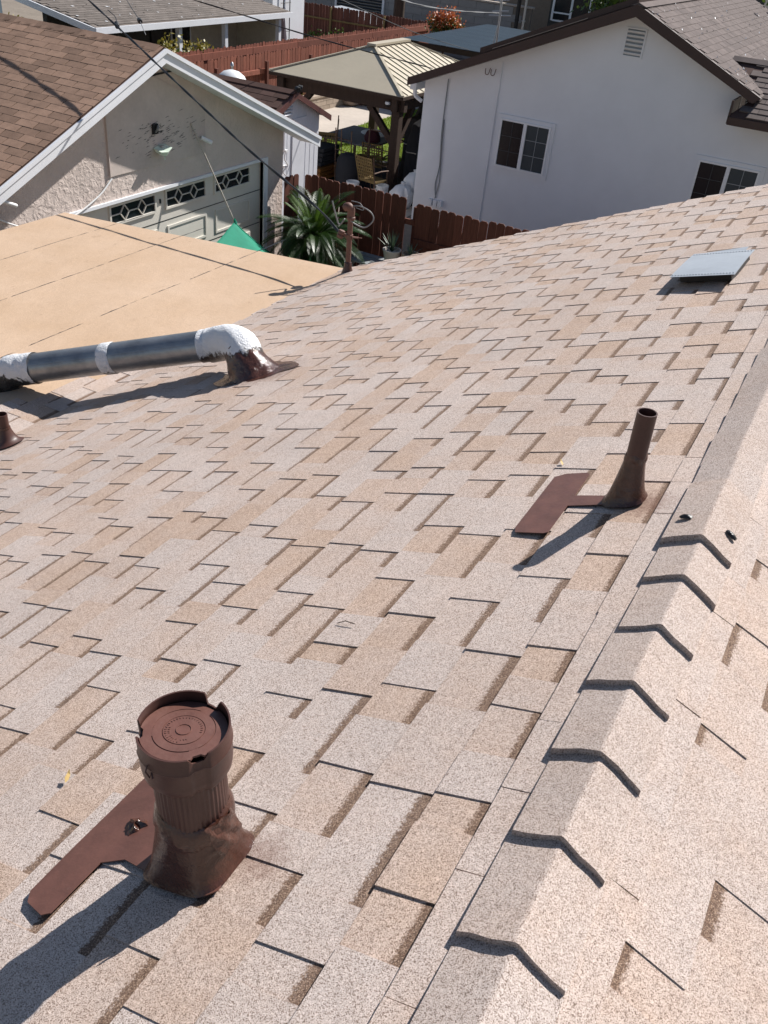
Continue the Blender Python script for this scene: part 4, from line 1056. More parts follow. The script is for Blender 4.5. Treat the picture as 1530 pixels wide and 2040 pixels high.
# ================================================================= GAZEBO
gz_ = thing('gazebo', 'dark timber gazebo with a tan metal hip roof', 'gazebo', (-11.6, 21.6, 0))
gx0, gx1, gy0, gy1, ge = -13.4, -9.8, 19.05, 24.1, 2.26
A1, A2 = V(-11.6,20.8,2.93), V(-11.6,22.35,2.93)
c00, c10, c11, c01 = V(gx0,gy0,ge), V(gx1,gy0,ge), V(gx1,gy1,ge), V(gx0,gy1,ge)
gr_ = MB()
for poly in ([c00,c10,A1],[c10,c11,A2,A1],[c11,c01,A2],[c01,c00,A1,A2]): gr_.prism(poly, (0,0,-.012))
gr_ = gr_.build('roof', 'gaz_roof', gz_)
def slope_rib(y):
    # right-hand slope: from eave up to ridge or hip
    if y < A1.y: f = (y-gy0)/(A1.y-gy0)
    elif y > A2.y: f = (gy1-y)/(gy1-A2.y)
    else: f = 1
    return V(gx1,y,ge), V(gx1+(A1.x-gx1)*f, y, ge+(A1.z-ge)*f)
y = gy0+.25
while y < gy1-.1:
    a, b = slope_rib(y); 
    MB().beam(a+V(0,0,.012), b+V(0,0,.012), .018, .018, (0,0,1)).build('seam_rib', 'gaz_roof', gr_)
    a.x = 2*A1.x-a.x; b.x = 2*A1.x-b.x
    MB().beam(a+V(0,0,.012), b+V(0,0,.012), .018, .018, (0,0,1)).build('seam_rib', 'gaz_roof', gr_)
    y += .262
for a, b in ((c00,A1),(c10,A1),(c11,A2),(c01,A2)): MB().beam(a+V(0,0,.014), b+V(0,0,.014), .07, .03).build('hip_cap', 'gaz_roof', gr_)
MB().beam(A1+V(0,-.12,.02), A2+V(0,.12,.02), .24, .05).build('ridge_cap', 'gaz_roof', gr_)
for a, b in ((c00,c10),(c10,c11),(c11,c01),(c01,c00)): MB().beam(a+V(0,0,-.045), b+V(0,0,-.045), .03, .065).build('eave_trim', 'gaz_wood', gz_)
pp = [(gx0+.28,gy0+.28),(gx1-.24,gy0+.28),(gx1-.24,gy1-.28),(gx0+.28,gy1-.28)]
for (x, y) in pp: MB().box(x-.10,x+.10,y-.10,y+.10,0,2.05).build('post', 'gaz_wood', gz_)
for i in range(4):
    a, b = V(*pp[i],1.97), V(*pp[(i+1) % 4],1.97); d = (b-a).normalized()
    MB().beam(a-d*.2+V(0,0,.06), b+d*.2+V(0,0,.06), .15, .26).build('beam', 'gaz_wood', gz_)
    MB().beam(a+d*.04+V(0,0,-.80), a+d*.74+V(0,0,-.06), .12, .13).build('brace', 'gaz_wood', gz_)
    MB().beam(b-d*.04+V(0,0,-.80), b-d*.74+V(0,0,-.06), .12, .13).build('brace', 'gaz_wood', gz_)
for k in range(1, 7): MB().beam((gx0+.1,gy0+.6*k+.2,2.14),(gx1-.1,gy0+.6*k+.2,2.14),.05,.09).build('rafter', 'gaz_wood', gz_)
for (x, y, s_) in ((-12.3,19.6,1),(-12.0,19.5,1)):
    pass
dc_ = thing('dome_camera', 'small white dome camera under the gazebo front beam', 'camera', (-10.22,19.10,2.06))
MB().lathe([(.001,.06),(.06,.055),(.065,.02),(.06,0)], 18, (-10.22,19.17,2.03)).build('base', 'white_plastic', dc_, True)
MB().lathe([(.056,0),(.05,-.03),(.03,-.052),(.001,-.058)], 18, (-10.22,19.17,2.03)).build('dome', 'black', dc_, True)

# ---- things under the gazebo
def lattice_chair(loc, rz, label, tilt=None):
    L_ = Vector(loc); t = thing('patio_chair', label, 'chair', loc, 'patio chairs under the gazebo')
    R_ = Matrix.Rotation(rz, 4, 'Z')
    if tilt: R_ = R_ @ Matrix.Rotation(tilt, 4, 'X')
    def put(mb, name, mat):
        mb.v = [tuple(L_+(R_ @ Vector(v))) for v in mb.v]; return mb.build(name, mat, t)
    for sx in (-1,1):
        put(MB().tube([(sx*.26,-.24,0),(sx*.25,-.22,.42),(sx*.25,-.20,.62)], .014, 8), 'leg', 'bronze')
        put(MB().tube([(sx*.26,.26,0),(sx*.25,.22,.42),(sx*.25,.32,.98)], .014, 8), 'leg', 'bronze')
        put(MB().tube([(sx*.25,-.24,.64),(sx*.255,0,.66),(sx*.25,.25,.64)], .016, 8), 'armrest', 'bronze')
    put(MB().box(-.25,.25,-.24,.22,.40,.44), 'seat', 'rattan')
    b = MB()
    def bp(a, h): return Vector((a, .22+.18*h, .42+.56*h))
    for k in range(9): b.beam(bp(-.24+.06*k,.04), bp(-.24+.06*k,1), .026, .006, (0,1,0))
    for k in range(8): b.beam(bp(-.25,.06+.13*k)+Vector((0,-.006,0)), bp(.25,.06+.13*k)+Vector((0,-.006,0)), .026, .006, (0,1,0))
    put(b, 'woven_back', 'rattan'); return t
lattice_chair((-10.28,18.85,0), R(168), 'tan lattice-back patio chair behind the white bucket by the gazebo post')
lattice_chair((-10.95,20.15,0), R(190), 'lattice-back patio chair farther back against the covered table')
lattice_chair((-11.9,22.75,0), R(-10), 'patio chair in deep shade on the far side of the table')
lattice_chair((-12.35,20.1,1.30), R(30), 'upturned bronze patio chair frame stacked near the shed', R(160))
tb = thing('patio_table', 'patio table under a pale grey cover inside the gazebo', 'table', (-11.95,21.1,0))
MB().box(-12.75,-11.2,20.3,22.1,.72,.76).build('top', 'grey_cloth', tb)
for (x, y) in ((-12.6,20.45),(-11.35,20.45),(-12.6,21.95),(-11.35,21.95)): MB().box(x-.03,x+.03,y-.03,y+.03,0,.72).build('leg', 'bronze', tb)
tl = tag(MB().lathe([(.42,0),(.41,.012),(.38,.016),(.001,.018)], 30, (-11.85,21.75,.762)).build('round_lid', 'white_plastic', None, True, angle=30), 'white round lid lying on the covered patio table', 'lid')
tag(lump(MB().lathe([(.02,0),(.19,.03),(.21,.13),(.15,.25),(.02,.3)], 20, (-11.42,20.75,.765)), .02, 18).build('cushion_bundle', 'maroon', None, True), 'dark maroon bundle on the near corner of the patio table', 'cushion')
ht = thing('frame_rack', 'tall bronze tube rack standing between shed and gazebo table', 'rack', (-11.3,19.3,0))
for x in (-11.62,-11.46,-11.18): MB().tube([(x,19.35,0),(x,19.32,.75),(x+.02,19.25,1.28)], .014, 8).build('upright', 'bronze', ht, True)
for z in (.15,.45,.78,1.05): MB().tube([(-11.62,19.34,z),(-11.18,19.34,z-.02)], .012, 8).build('crossbar', 'bronze', ht, True)
hr = thing('frame_rack', 'slim bronze frame leaning behind the lattice chairs', 'rack', (-10.65,19.75,0))
for x in (-10.95,-10.35): MB().tube([(x,19.75,0),(x+.02,19.7,1.35)], .014, 8).build('upright', 'bronze', hr, True)
for z in (.55,.9,1.3): MB().tube([(-10.95,19.73,z),(-10.33,19.73,z-.02)], .014, 8).build('crossbar', 'bronze', hr, True)
def bucket(x, y, label):
    t = thing('bucket', label, 'bucket', (x,y,0), 'white buckets behind the fence')
    MB().lathe([(.001,.0),(.125,.0),(.148,.34),(.155,.345),(.155,.375),(.146,.38),(.142,.36),(.12,.02)], 28, (x,y,0)).build('body', 'white_plastic', t, True, angle=40)
    MB().tube([(x+.155*math.cos(a), y+.155*math.sin(a), .31-.06*abs(math.sin(a*.5))) for a in [R(200+q*14) for q in range(11)]], .004, 6).build('handle', 'steel', t, True)
bucket(-9.98,18.78,'white bucket beside the gazebo post'); bucket(-10.62,18.52,'white bucket left of the lattice chair')
for (x, y, z, r_, lb) in ((-9.42,18.72,.26,.27,'white rubbish bag at the corner of the white house'), (-9.34,19.15,.50,.24,'pale rubbish bag on top of the others by the white wall'), (-9.62,18.98,.16,.16,'small white bag on the ground by the gazebo post')):
    bg_ = MB().lathe([(.02,-.98),(.7,-.9),(1.0,-.3),(.95,.25),(.6,.75),(.15,.95),(.2,1.15),(.02,1.1)], 22, (x,y,z), (0,.05,1), lambda i,t,r,zz: (r*r_*(1+.1*math.sin(5*t+i)+.06*math.sin(9*t)), zz*r_))
    tag(lump(bg_, .012, 22).build('rubbish_bag', 'white_plastic', None, True), lb, 'bag')
cu = thing('cushion_stack', 'stack of dark cushions on varnished planks beside the shed', 'cushions', (-12.0,19.4,0))
for k in range(4): MB().box(-12.6,-11.75,18.9+.03*k,19.7,.42+.10*k,.50+.10*k).build('cushion', 'cushion', cu)
for k in range(3): MB().box(-12.65,-11.7,18.8,19.75,.10+.10*k,.18+.10*k).build('plank', 'orange_wood', cu)
MB().box(-12.6,-11.75,18.9,19.7,.0,.09).build('base', 'cushion', cu)
tag(lump(MB().box(-11.6,-11.15,20.15,20.5,.08,.5), .01, 10).build('cardboard_box', 'rattan', None), 'tan cardboard box under the patio table edge', 'box')
tag(lump(MB().lathe([(.02,0),(.28,.02),(.31,.4),(.26,.7),(.18,.82),(.02,.86)], 22, (-11.05,19.0,0)), .02, 14).build('covered_grill', 'cushion', None, True), 'dark covered grill between the two white buckets', 'grill')

tag(MB().add([(-13.2,19.0,.011),(-9.3,18.3,.011),(-9.0,22.3,.011),(-12.9,22.6,.011)], [(0,1,2,3)]).build('gazebo_floor_shade', 'cushion', None), 'dark sheet painting the shade on the gazebo floor', 'painted shade')  # added dark sheet that paints the gazebo's shade onto the floor
for (x, y, r_, h, lb) in ((-9.85,20.35,.34,1.62,'dark covered heater right behind the front gazebo post'), (-10.35,21.3,.40,1.55,'dark covered stack in the middle of the gazebo right side'), (-10.8,22.75,.42,1.75,'dark covered bundle at the back right of the gazebo')):
    t = thing('covered_bundle', lb, 'cover', (x,y,0))
    lump(MB().lathe([(r_*1.1,0),(r_*1.05,h*.3),(r_*.95,h*.7),(r_*.7,h*.92),(r_*.2,h)], 24, (x,y,0), (0,0,1), lambda i,t_,r,z: (r*(1+.08*math.sin(5*t_+i)), z)), .03, 9).build('cover', 'cushion', t, True)
    MB().tube([(x+r_*math.cos(a)*1.02, y+r_*math.sin(a)*1.02, h*.55+.02*math.sin(3*a)) for a in [q*.3142 for q in range(21)]], .012, 6).build('cord', 'rope', t, True)

# ---- planter, tank, far patio
pl_ = thing('block_planter', 'low tan block planter wall in front of the back fence', 'planter', (-16.4,26.3,0))
MB().box(-16.72,-16.45, 22.0,28.0, 0,.40).build('core', 'mortar', pl_)
bm2 = MB().box(-.01,.02, 0,.39, 0,.125).build('block', 'block'); bme2 = bm2.data; bpy.data.objects.remove(bm2)
for r_ in range(3):
    y = 22.0+(r_ % 2)*.2
    while y < 27.6:
        inst('block', bme2, (-16.45+rg.uniform(-.004,.004), y, .01+.135*r_), pl_); y += .40
y = 22.0
while y < 27.9: MB().box(-16.76,-16.40, y, y+.58, .405, .47).build('cap_block', 'block', pl_); y += .6
tk = thing('storage_tank', 'white dome-topped tank behind the garage roof edge', 'tank', (-15.0,19.7,0))
MB().lathe([(.40,0),(.42,.05),(.42,1.62),(.40,1.70),(.33,1.84),(.20,1.94),(.06,1.98),(.001,1.985)], 30, (-15.0,19.7,0)).build('shell', 'white_plastic', tk, True)
MB().lathe([(.43,1.58),(.435,1.60),(.43,1.63)], 30, (-15.0,19.7,0)).build('rim_band', 'white_plastic', tk, True)
po = tag(MB().lathe([(.03,0),(.032,1.9),(.05,1.93),(.03,2.0),(.001,2.02)], 10, (-15.55,20.45,0)).build('steel_post', 'steel', None, True, angle=40), 'short steel post standing right of the white tank', 'post')
bq = thing('blue_grey_carport', 'flat blue-grey corrugated patio roof behind the gazebo', 'carport', (-12.4,33.4,0))
def br(a, b):
    x = -15.62+6.5*a; y = 29.8+7.3*b
    return (x, y, 2.0+.05*b-.02*a+.012*math.sin(y*2*math.pi/.20))
MB().grid(br, 6, 190).build('roof_sheet', 'blue_roof', bq, True)
for x in (-15.5,-9.3):
    for y in (29.95,36.9): MB().box(x-.05,x+.05,y-.05,y+.05,0,1.88).build('post', 'gaz_wood', bq)
MB().box(-15.58,-9.2,29.83,29.89,1.80,1.965).build('fascia', 'gaz_wood', bq)
MB().box(-15.61,-15.55,29.9,37.0,1.82,1.965).build('fascia', 'gaz_wood', bq)

# ================================================================= GREY-ROOFED NEIGHBOUR
gh = thing('grey_house', 'far house with a weathered grey roof and open patio posts', 'house', (-22,24,0))
ev = V(-19.4,19.6,2.36); rs_ = .16
def ghp(x, y, h=0): return V(x, y, 2.36+(-19.4-x)*rs_+h)
grf = MB().prism([ghp(-19.35,19.6), ghp(-19.35,28.75), ghp(-28,28.75), ghp(-28,19.6)], (0,0,-.05)).build('roof', 'grey_roof', gh)
kg = math.sqrt(1+rs_*rs_)
tab_field(grf, ghp(-23.5,0), (0,1,0), (1/kg,0,-rs_/kg), 19.62, 28.7, 24, .172, .33, 'grey_roof', .016, seed=41, limit=300)
MB().box(-19.36,-19.30,19.55,28.8,2.19,2.345).build('fascia', 'white_trim', gh)
MB().prism([ghp(-19.35,19.58,-.01), ghp(-28,19.58,-.01), ghp(-28,19.58,-.17), ghp(-19.35,19.58,-.17)], (0,-.04,0)).build('barge_board', 'white_trim', gh)
for y in (19.9,23.15,25.35,28.3): MB().box(-19.62,-19.48,y-.07,y+.07,0,2.28).build('post', 'white_trim', gh)
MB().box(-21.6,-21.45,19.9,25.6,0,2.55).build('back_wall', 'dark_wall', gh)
MB().box(-21.6,-21.45,25.6,28.6,0,2.55).build('back_wall', 'beige_wall', gh)
MB().box(-21.45,-19.7,28.5,28.62,0,2.3).build('end_wall', 'beige_wall', gh)
gw = MB().box(-21.44,-21.41,25.0,25.9,1.2,2.15).build('window', 'glass_dark', gh)
for (a,b,c,d) in ((24.96,25.0,1.16,2.19),(25.9,25.94,1.16,2.19),(25.0,25.9,2.15,2.19),(25.0,25.9,1.16,1.2),(25.43,25.47,1.2,2.15)): MB().box(-21.44,-21.39,a,b,c,d).build('frame', 'white_trim', gw)
MB().box(-21.44,-21.38,24.0,24.8,0,2.05).build('door', 'black', gh)
MB().box(-22.6,-20.5,29.3,31.3,0,4.2).build('white_annex', 'white_trim', gh)
rp2 = random.Random(51); lit = MB()
for _ in range(130):
    x = -19.5-rp2.uniform(0,1)**1.4*4.2; y = rp2.uniform(19.7,28.6); c = ghp(x,y,.03); s_ = rp2.uniform(.015,.06); a = rp2.uniform(0,6)
    lit.add([c+V(math.cos(a)*s_,math.sin(a)*s_,0), c+V(-math.sin(a)*s_*.5,math.cos(a)*s_*.5,.01), c-V(math.cos(a)*s_,math.sin(a)*s_,-.01), c+V(math.sin(a)*s_*.5,-math.cos(a)*s_*.5,0)], [(0,1,2,3)])
lit.build('leaf_litter', 'white_plastic', gh, kind='stuff')
tr = thing('wall_trellis', 'black ladder-shaped trellis on the white annex wall', 'trellis', (-20.45,30.0,1))
for y in (29.85,30.25): MB().tube([(-20.42,y,1.0),(-20.42,y,3.6)], .018, 8).build('upright', 'black', tr)
for z in (1.1,1.55,2.0,2.45,2.9): MB().tube([(-20.42,29.70,z),(-20.42,30.30,z)], .012, 6).build('rung', 'black', tr)
ub = thing('patio_umbrella', 'folded mauve patio umbrella beside the white annex', 'umbrella', (-19.9,29.0,0))
MB().tube([(-19.9,29.0,0),(-19.9,29.0,2.35)], .025, 8).build('pole', 'bronze', ub)
MB().lathe([(.14,.95),(.17,1.1),(.15,1.5),(.10,2.0),(.05,2.3),(.01,2.4)], 24, (-19.9,29.0,0), (0,0,1), lambda i,t,r,z: (r*(1+.25*math.sin(6*t+z*2)), z)).build('canopy', 'umbrella', ub, True)
for k, (y, z0, m_) in enumerate(((30.1,.6,'black'),(31.0,.5,'teal_wall'),(29.2,.5,'pot_white'))):
    t = thing('flower_pot', ['black plant pot at the foot of the trellis','blue-grey pot with red flowers at the annex corner','cream pot with red flowers left of the trellis'][k], 'plant pot', (-20.2,y,0))
    MB().lathe([(.12,0),(.14,.05),(.20,.9),(.21,.95),(.17,.95)], 18, (-20.2,y,.0)).build('pot', m_, t, True)
    fm = MB()
    for q in range(30):
        c = V(-20.2+rp2.gauss(0,.09), y+rp2.gauss(0,.11), .98+abs(rp2.gauss(.08,.14))); a = rp2.uniform(0,6); s_ = .045
        fm.add([c+V(math.cos(a),math.sin(a),.3)*s_, c+V(-math.sin(a),math.cos(a),.2)*s_, c-V(math.cos(a),math.sin(a),.1)*s_, c+V(math.sin(a),-math.cos(a),.5)*s_], [(0,1,2,3)])
    fm.build('flowers', 'red' if k else 'bush_green', t)
tw = thing('blue_grey_building', 'blue-grey walled building at the far left corner', 'building', (-24,16,0))
MB().box(-27,-22.0,13.0,18.9,0,4.2).build('wall', 'teal_wall', tw)
MB().box(-21.99,-21.93,16.6,16.75,0,4.2).build('corner_trim', 'white_trim', tw)
MB().box(-21.99,-21.95,14.6,15.6,1.2,2.4).build('window', 'glass_dark', tw)

# ================================================================= FAR BACKGROUND
fw_ = thing('grey_block_wall', 'long grey block wall in shade beyond the back fences', 'wall', (-22,42,0))
MB().box(-34,-15.7,42.03,42.2,0,2.38).build('core', 'mortar', fw_)
bb = MB().box(0,.88,-.0,.06,0,.285).build('block', 'grey_block'); bbm = bb.data; bpy.data.objects.remove(bb)
for r_ in range(8):
    x = -34+(r_ % 2)*.45
    while x < -16.55: inst('block', bbm, (x, 42.0, .01+.295*r_), fw_); x += .895
MB().box(-34,-15.65,41.96,42.26,2.385,2.45).build('coping', 'concrete', fw_)
bb2 = thing('far_building', 'tan far building above the grey block wall', 'building', (-22,52,0))
MB().box(-40,-14,50,58,0,7).build('wall', 'brown_wall', bb2)
for x in (-22.4,-19.6,-17.0): MB().box(x,x+1.1,49.96,49.995,2.6,4.2).build('window', 'glass_dark', bb2)
gb = thing('glazed_building', 'far building with a row of white framed dark windows', 'building', (-12,45,0))
MB().box(-15.6,-6.5,44.05,50,0,6).build('wall', 'dark_wall', gb)
for k in range(6):
    w_ = MB().box(-15.4+.86*k,-14.62+.86*k,44.0,44.04,1.95,4.6).build('window', 'glass_dark', gb)
    MB().box(-15.47+.86*k,-15.38+.86*k,43.95,44.04,1.9,4.7).build('frame', 'white_trim', w_)
    MB().box(-15.38+.86*k,-14.62+.86*k,43.96,44.0,1.88,1.95).build('sill', 'white_trim', w_)
MB().box(-15.38,-14.62,43.96,44.0,2.2,2.26).build('door_rail', 'white_trim', gb)
for x, m_, lb in ((-16.12,'black','dark downpipe in front of the far grey wall'),(-15.80,'steel','pale steel pipe beside the dark downpipe')):
    t = thing('downpipe', lb, 'pipe', (x,41.5,0))
    MB().tube([(x,41.5,0),(x,41.5,4.4)], .085 if m_ == 'black' else .06, 12).build('pipe', m_, t, True)
    MB().lathe([(.09,0),(.1,.03),(.09,.06)], 12, (x,41.5,1.9)).build('coupling', m_, t, True)
cw = thing('roof_cowl', 'small red clay cowl above the white house roof line', 'cowl', (-9.6,29.5,2.6))
MB().prism([(-9.95,29.5,2.75),(-9.45,29.5,2.75),(-9.45,29.5,3.02),(-9.80,29.5,3.02)], (0,.4,0)).build('hood', 'red_trim', cw)
MB().box(-9.44,-9.34,29.5,29.7,2.85,2.98).build('end_plate', 'white_trim', cw); MB().box(-9.25,-9.2,29.5,29.56,2.6,3.2).build('flue', 'steel', cw); MB().box(-9.9,-9.2,29.45,29.95,0,2.745).build('base', 'dark_wall', cw)
bt2 = thing('blue_tarp', 'pale blue tarp top showing between the back fence and block wall', 'tarp', (-23.6,39,0))
MB().prism([(-25.2,39,1.25),(-24.4,39,1.52),(-22.9,39,1.42),(-21.9,39,1.1)], (0,1.4,0)).build('sheet', 'galv', bt2); MB().box(-25.1,-22.0,39.05,40.3,0,1.08).build('frame', 'dark_wall', bt2)
sh_ = thing('louvred_shutter', 'dark louvred shutter on the far grey block wall', 'shutter', (-23.8,41.9,1))
for k in range(7): MB().beam((-25.6,41.93,1.28+.12*k),(-23.1,41.93,1.28+.12*k),.05,.05,(0,.6,1)).build('slat', 'black', sh_)
MB().box(-25.7,-25.6,41.9,41.99,1.2,2.2).build('frame', 'white_trim', sh_); MB().box(-23.1,-23.0,41.9,41.99,1.2,2.2).build('frame', 'white_trim', sh_); MB().box(-25.7,-23.0,41.9,41.99,1.14,1.2).build('frame', 'white_trim', sh_)
tag(MB().lathe([(.30,0),(.26,.4),(.24,2),(.23,5)], 14, (-20.9,39.5,0)).build('utility_pole', 'bark', None, True), 'dark wooden utility pole between back fence and block wall', 'pole')

# ================================================================= PLANTS
def strip(mb, pts, wds, nrm_hint=(0,0,1)):
    P = [Vector(p) for p in pts]; o = len(mb.v); vs = []
    for i, p in enumerate(P):
        d = (P[min(i+1,len(P)-1)]-P[max(i-1,0)]).normalized(); s_ = d.cross(Vector(nrm_hint))
        if s_.length < 1e-3: s_ = Vector((1,0,0))
        s_.normalize(); vs += [p-s_*wds[i], p+s_*wds[i]]
    mb.add(vs, [(2*i,2*i+1,2*i+3,2*i+2) for i in range(len(P)-1)])
def frond(L, curl, n=34, seed=0):
    r = random.Random(seed); mb = MB(); pts = []
    for i in range(15):
        f = i/14; a = curl*f; pts.append(Vector((L*(f-.12*curl*f*f), 0, L*(.42*f-.55*curl*f*f))))
    mb.tube(pts, [.011*(1-.75*i/14) for i in range(15)], 5)
    for k in range(n):
        f = .10+.88*k/n; x = f*14; i = min(13, int(x)); p = pts[i].lerp(pts[i+1], x-i); t = (pts[i+1]-pts[i]).normalized()
        ln = .20*L/1.2*math.sin(math.pi*min(1,(f*.9+.12)))**.6*r.uniform(.9,1.1)
        for s_ in (-1,1):
            d = (t*.55+Vector((0,s_,0))*.85+Vector((0,0,.32))).normalized()
            e = p+d*ln+Vector((0,0,-.03)); m = p+d*ln*.55+Vector((0,0,.012))
            w = t*.0052
            mb.add([p-w, p+w, m+w*.9, m-w*.9, e], [(0,1,2,3),(3,2,4)])
    return mb
palm = thing('sago_palm', 'dark green sago palm in front of the board fence', 'palm', (-7.75,12.35,0))
MB().lathe([(.24,0),(.22,.5),(.20,.9),(.16,1.15),(.05,1.25)], 16, (-7.75,12.35,0), (0,0,1), lambda i,t,r,z: (r*(1+.08*math.sin(9*t+i)), z)).build('trunk', 'bark', palm, True)
fms = []
for k, (L_, cu_, m_) in enumerate(((1.15,1.1,'frond'),(1.3,.9,'frond'),(1.05,1.3,'frond'),(.95,.5,'frond_tip'))):
    o = frond(L_, cu_, 58, k).build('frond', m_, None, False); fms.append(o.data); bpy.data.objects.remove(o)
rf = random.Random(17)
for k in range(84):
    up_ = k/84
    el_ = R(-28+95*up_+rf.uniform(-8,8)); az_ = k*2.39996+rf.uniform(-.15,.15)
    inst('frond', fms[3] if (up_ > .82 and rf.random() < .5) else rf.choice(fms[:3]), (-7.75+.05*math.cos(az_),12.35+.05*math.sin(az_),1.12+.1*up_), palm, (0,-el_+R(12),az_), (.82,.82,.82))
def blades(name, label, loc, n, L_, w, el0, el1, mat, seed, curl=.5, cat='plant', pot=None, part='leaf'):
    t = thing(name, label, cat, loc); r = random.Random(seed); L0 = Vector(loc)
    base = L0.copy()
    if pot:
        MB().lathe([(.09,0),(.10,.02),(.145,.22),(.155,.24),(.155,.26),(.13,.26),(.12,.2),(.001,.2)], 22, L0).build('pot', pot, t, True, angle=40); base.z += .22
    for k in range(n):
        a = k*2.39996+r.uniform(-.3,.3); e = R(el0+(el1-el0)*(k/n))+r.uniform(-.1,.1); l_ = L_*r.uniform(.75,1.1); mb = MB(); pts = []
        for i in range(7):
            f = i/6; h = math.cos(e)*l_*f*(1+.15*curl*f); z = math.sin(e)*l_*f-curl*.35*l_*f*f
            pts.append(base+Vector((math.cos(a)*h, math.sin(a)*h, z)))
        strip(mb, pts, [w*(.55+.9*f-1.45*f**2.2)+.0008 for f in [i/6 for i in range(7)]])
        mb.build(part, mat, t, True)
    return t
blades('agave', 'broad-leaved green agave below the sago palm', (-7.35,11.55,.62), 22, .62, .062, 5, 75, 'agave', 3, .35)
MB().lathe([(.16,0),(.19,.55),(.2,.62),(.02,.63)], 16, (-7.35,11.55,0)).build('stem', 'bark', bpy.data.objects['agave'], True)
bench = thing('plant_bench', 'weathered bench holding pots along the board fence', 'bench', (-6.7,12.85,0))
for k in range(3): MB().box(-7.3,-6.1,12.62+.17*k,12.76+.17*k,.86,.885).build('slat', 'muntin_grey', bench)
for x in (-7.2,-6.2):
    MB().box(x-.03,x+.03,12.65,13.08,.80,.855).build('rail', 'muntin_grey', bench)
    for y in (12.67,13.06): MB().box(x-.03,x+.03,y-.03,y+.03,0,.80).build('leg', 'muntin_grey', bench)
blades('potted_succulent', 'blue-green spiky plant in a cream pot on the bench', (-6.55,12.86,.886), 30, .36, .012, 35, 85, 'spiky', 5, .2, pot='pot_white')
blades('potted_succulent', 'small dark spiky plant at the right end of the bench', (-6.22,12.9,.886), 18, .26, .012, 25, 80, 'spiky', 6, .3, pot='clay')
blades('strap_leaf_plant', 'leafy strap plant on the ground right of the palm', (-6.95,12.2,0), 26, 1.0, .03, 35, 85, 'frond', 8, .6)
blades('yucca', 'yellow-green spiky plant beside the block planter', (-16.65,24.75,.40), 34, .75, .03, 30, 88, 'yucca', 9, .2)
for (x, y, s_, lb) in ((-16.3,27.9,.22,'round clay pot at the end of the block planter'), (-16.0,28.5,.26,'brown barrel pot beyond the block planter')):
    tag(MB().lathe([(.6*s_*1.2,0),(s_*1.3,.3*s_),(s_*1.45,1.2*s_),(s_*1.2,2.0*s_),(s_*1.3,2.1*s_),(s_*1.1,2.1*s_),(s_*1.0,1.7*s_),(.001,1.7*s_)], 22, (x,y,0)).build('clay_pot', 'clay', None, True, angle=40), lb, 'pot')
def shrub(name, label, c, rx, ry, rz, n, mats, leaf, seed, cat='shrub', trunk_h=None):
    t = thing(name, label, cat, (c[0],c[1],0)); r = random.Random(seed); C_ = Vector(c)
    tz = C_.z-rz*.3
    MB().tube([(c[0],c[1],0),(c[0]+.03,c[1],tz*.5),(c[0],c[1]+.03,tz)], [.05*rx+.03,.04*rx+.02,.02], 8).build('trunk', 'bark', t, True)
    limbs = MB(); cl_ = []
    for k in range(16):
        a = r.uniform(0,6.28); e = math.asin(r.uniform(-.5,1)); q = r.uniform(.55,.95)
        p = C_+Vector((math.cos(a)*math.cos(e)*rx*q, math.sin(a)*math.cos(e)*ry*q, math.sin(e)*rz*q)); cl_.append(p)
        limbs.tube([(c[0],c[1],tz*.6), tuple((C_+p)*.5), tuple(p)], [.018,.012,.004], 5)
    limbs.build('branch', 'bark', t)
    bufs = [MB() for _ in mats]
    for k in range(n):
        p = r.choice(cl_)+Vector((r.gauss(0,.24*rx), r.gauss(0,.24*ry), r.gauss(0,.22*rz)))
        d = Vector((r.gauss(0,1),r.gauss(0,1),r.gauss(0,1)+.3)).normalized(); s_ = d.cross(Vector((r.random(),r.random(),r.random()))).normalized(); l_ = leaf*r.uniform(.7,1.3)
        hi = (p.z-(C_.z-rz))/(2*rz); mi = 0
        if len(mats) > 1: mi = 1 if r.random() < max(0, (hi-.35)*1.8) else 0
        bufs[mi].add([p-d*l_*.5, p+s_*l_*.28, p+d*l_*.5, p-s_*l_*.28], [(0,1,2,3)])
    for b_, m_ in zip(bufs, mats): 
        if b_.f: b_.build('crown', m_, t)
    return t
shrub('red_tip_shrub', 'round shrub with red-tipped leaves beyond the blue-grey roof', (-16.45,35.0,1.85), .58, .58, .66, 3200, ('bush_green','bush_red'), .11, 61)
shrub('leafy_shrub', 'yellow and red leaved shrub left of the patio posts', (-18.6,21.6,1.35), .55, .7, .65, 1300, ('bush_green','bush_yellow'), .12, 62)
shrub('leafy_shrub', 'yellow-green shrub against the first patio post', (-18.6,22.75,1.30), .4, .45, .62, 900, ('bush_green','bush_yellow'), .11, 63)
shrub('leafy_shrub', 'small green shrub between the blue-grey roof and gazebo', (-10.55,24.75,2.05), .42, .35, .34, 900, ('bush_green','bush_yellow'), .09, 64)
shrub('leafy_shrub', 'thin green shrub in front of the blue-grey building', (-20.3,17.6,2.0), .5, .7, .55, 420, ('bush_green','bush_yellow'), .13, 65)
shrub('leafy_shrub', 'low green shrub at the foot of the shaded back fence', (-21.8,35.9,.55), 1.2, .4, .5, 1200, ('bush_green',), .12, 66)
shrub('garden_tree', 'dark leafy tree behind the white house ridge', (-2.2,30.5,4.9), 2.2, 2.2, 1.7, 5200, ('bush_green',), .2, 67, 'tree')
shrub('garden_tree', 'dark tree in front of the glazed far building', (-10.4,38,3.6), 1.6, 1.6, 1.7, 3600, ('bush_green',), .2, 68, 'tree')
shrub('leafy_shrub', 'dark shrub in shade behind the front gazebo post', (-9.4,23.0,1.0), .4, .9, .8, 1500, ('bush_green','spiky'), .1, 69)
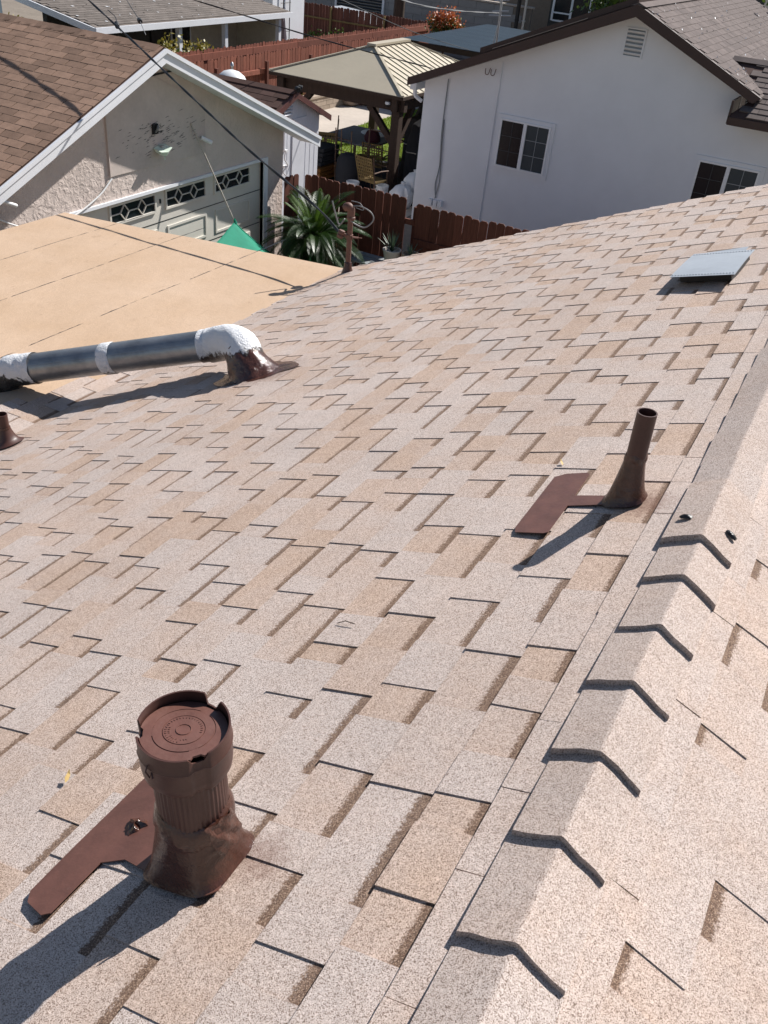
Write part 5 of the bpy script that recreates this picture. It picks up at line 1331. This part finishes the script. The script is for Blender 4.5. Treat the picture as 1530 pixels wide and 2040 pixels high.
shrub('leafy_shrub', 'tall dark shrub filling the gap right of the front gazebo post', (-10.15,25.3,1.05), .75, .7, 1.0, 3400, ('bush_green','frond'), .13, 71)
# lawn blades
gr = np.random.default_rng(5); gm = MB(); NB = 42000
px = gr.uniform(-14.48,-8.95,NB); py = gr.uniform(20,35.5,NB); an = gr.uniform(0,6.28,NB); hh = gr.uniform(.03,.085,NB); vv_ = []; ff_ = []
for i in range(NB):
    x, y = px[i], py[i]
    if y < 19.9+(x+14.5)*.84: continue
    c, s_ = math.cos(an[i])*.012, math.sin(an[i])*.012; q = len(vv_)
    vv_ += [(x-c,y-s_,.012),(x+c,y+s_,.012),(x+s_*2,y-c*2,.012+hh[i])]; ff_.append((q,q+1,q+2))
gm.v = vv_; gm.f = ff_
go = gm.build('lawn_grass', 'grass', None, kind='stuff'); go['label'] = 'bright green lawn beyond the gazebo'; go['category'] = 'grass'

# ================================================================= SMALL THINGS ON THE ROOF
def leaf(u, v, L_, a, label, mat='leaf_dry'):
    c = PL(u, v, .012); e1 = (PL(1,0,0)-PL(0,0,0)); e2 = (PL(0,1,0)-PL(0,0,0)); nn = PL(0,0,1)-PL(0,0,0)
    d = e1*math.cos(a)+e2*math.sin(a); s_ = -e1*math.sin(a)+e2*math.cos(a)
    mb = MB().add([c-d*L_, c-d*.3*L_+s_*.28*L_+nn*.006, c+d*.5*L_+s_*.2*L_+nn*.009, c+d*L_+nn*.014, c+d*.4*L_-s_*.22*L_+nn*.004, c-d*.4*L_-s_*.25*L_], [(0,1,2,5),(2,3,4,5)])
    tag(mb.build('dry_leaf', mat, None), label, 'leaf')
leaf(.872, 1.148, .016, .35, 'narrow yellow dry leaf on the shingles left of the big vent')
leaf(2.537, .545, .014, .5, 'tiny pale dry leaf on the shingles above the slim vent flashing')
tw_ = MB().tube([tuple(PL(1.552,.77,.014)), tuple(PL(1.556,.80,.018)), tuple(PL(1.550,.825,.013))], .0013, 5)
tag(tw_.build('twig', 'bark', None), 'small dark twig on the shingles in the middle of the roof', 'twig')
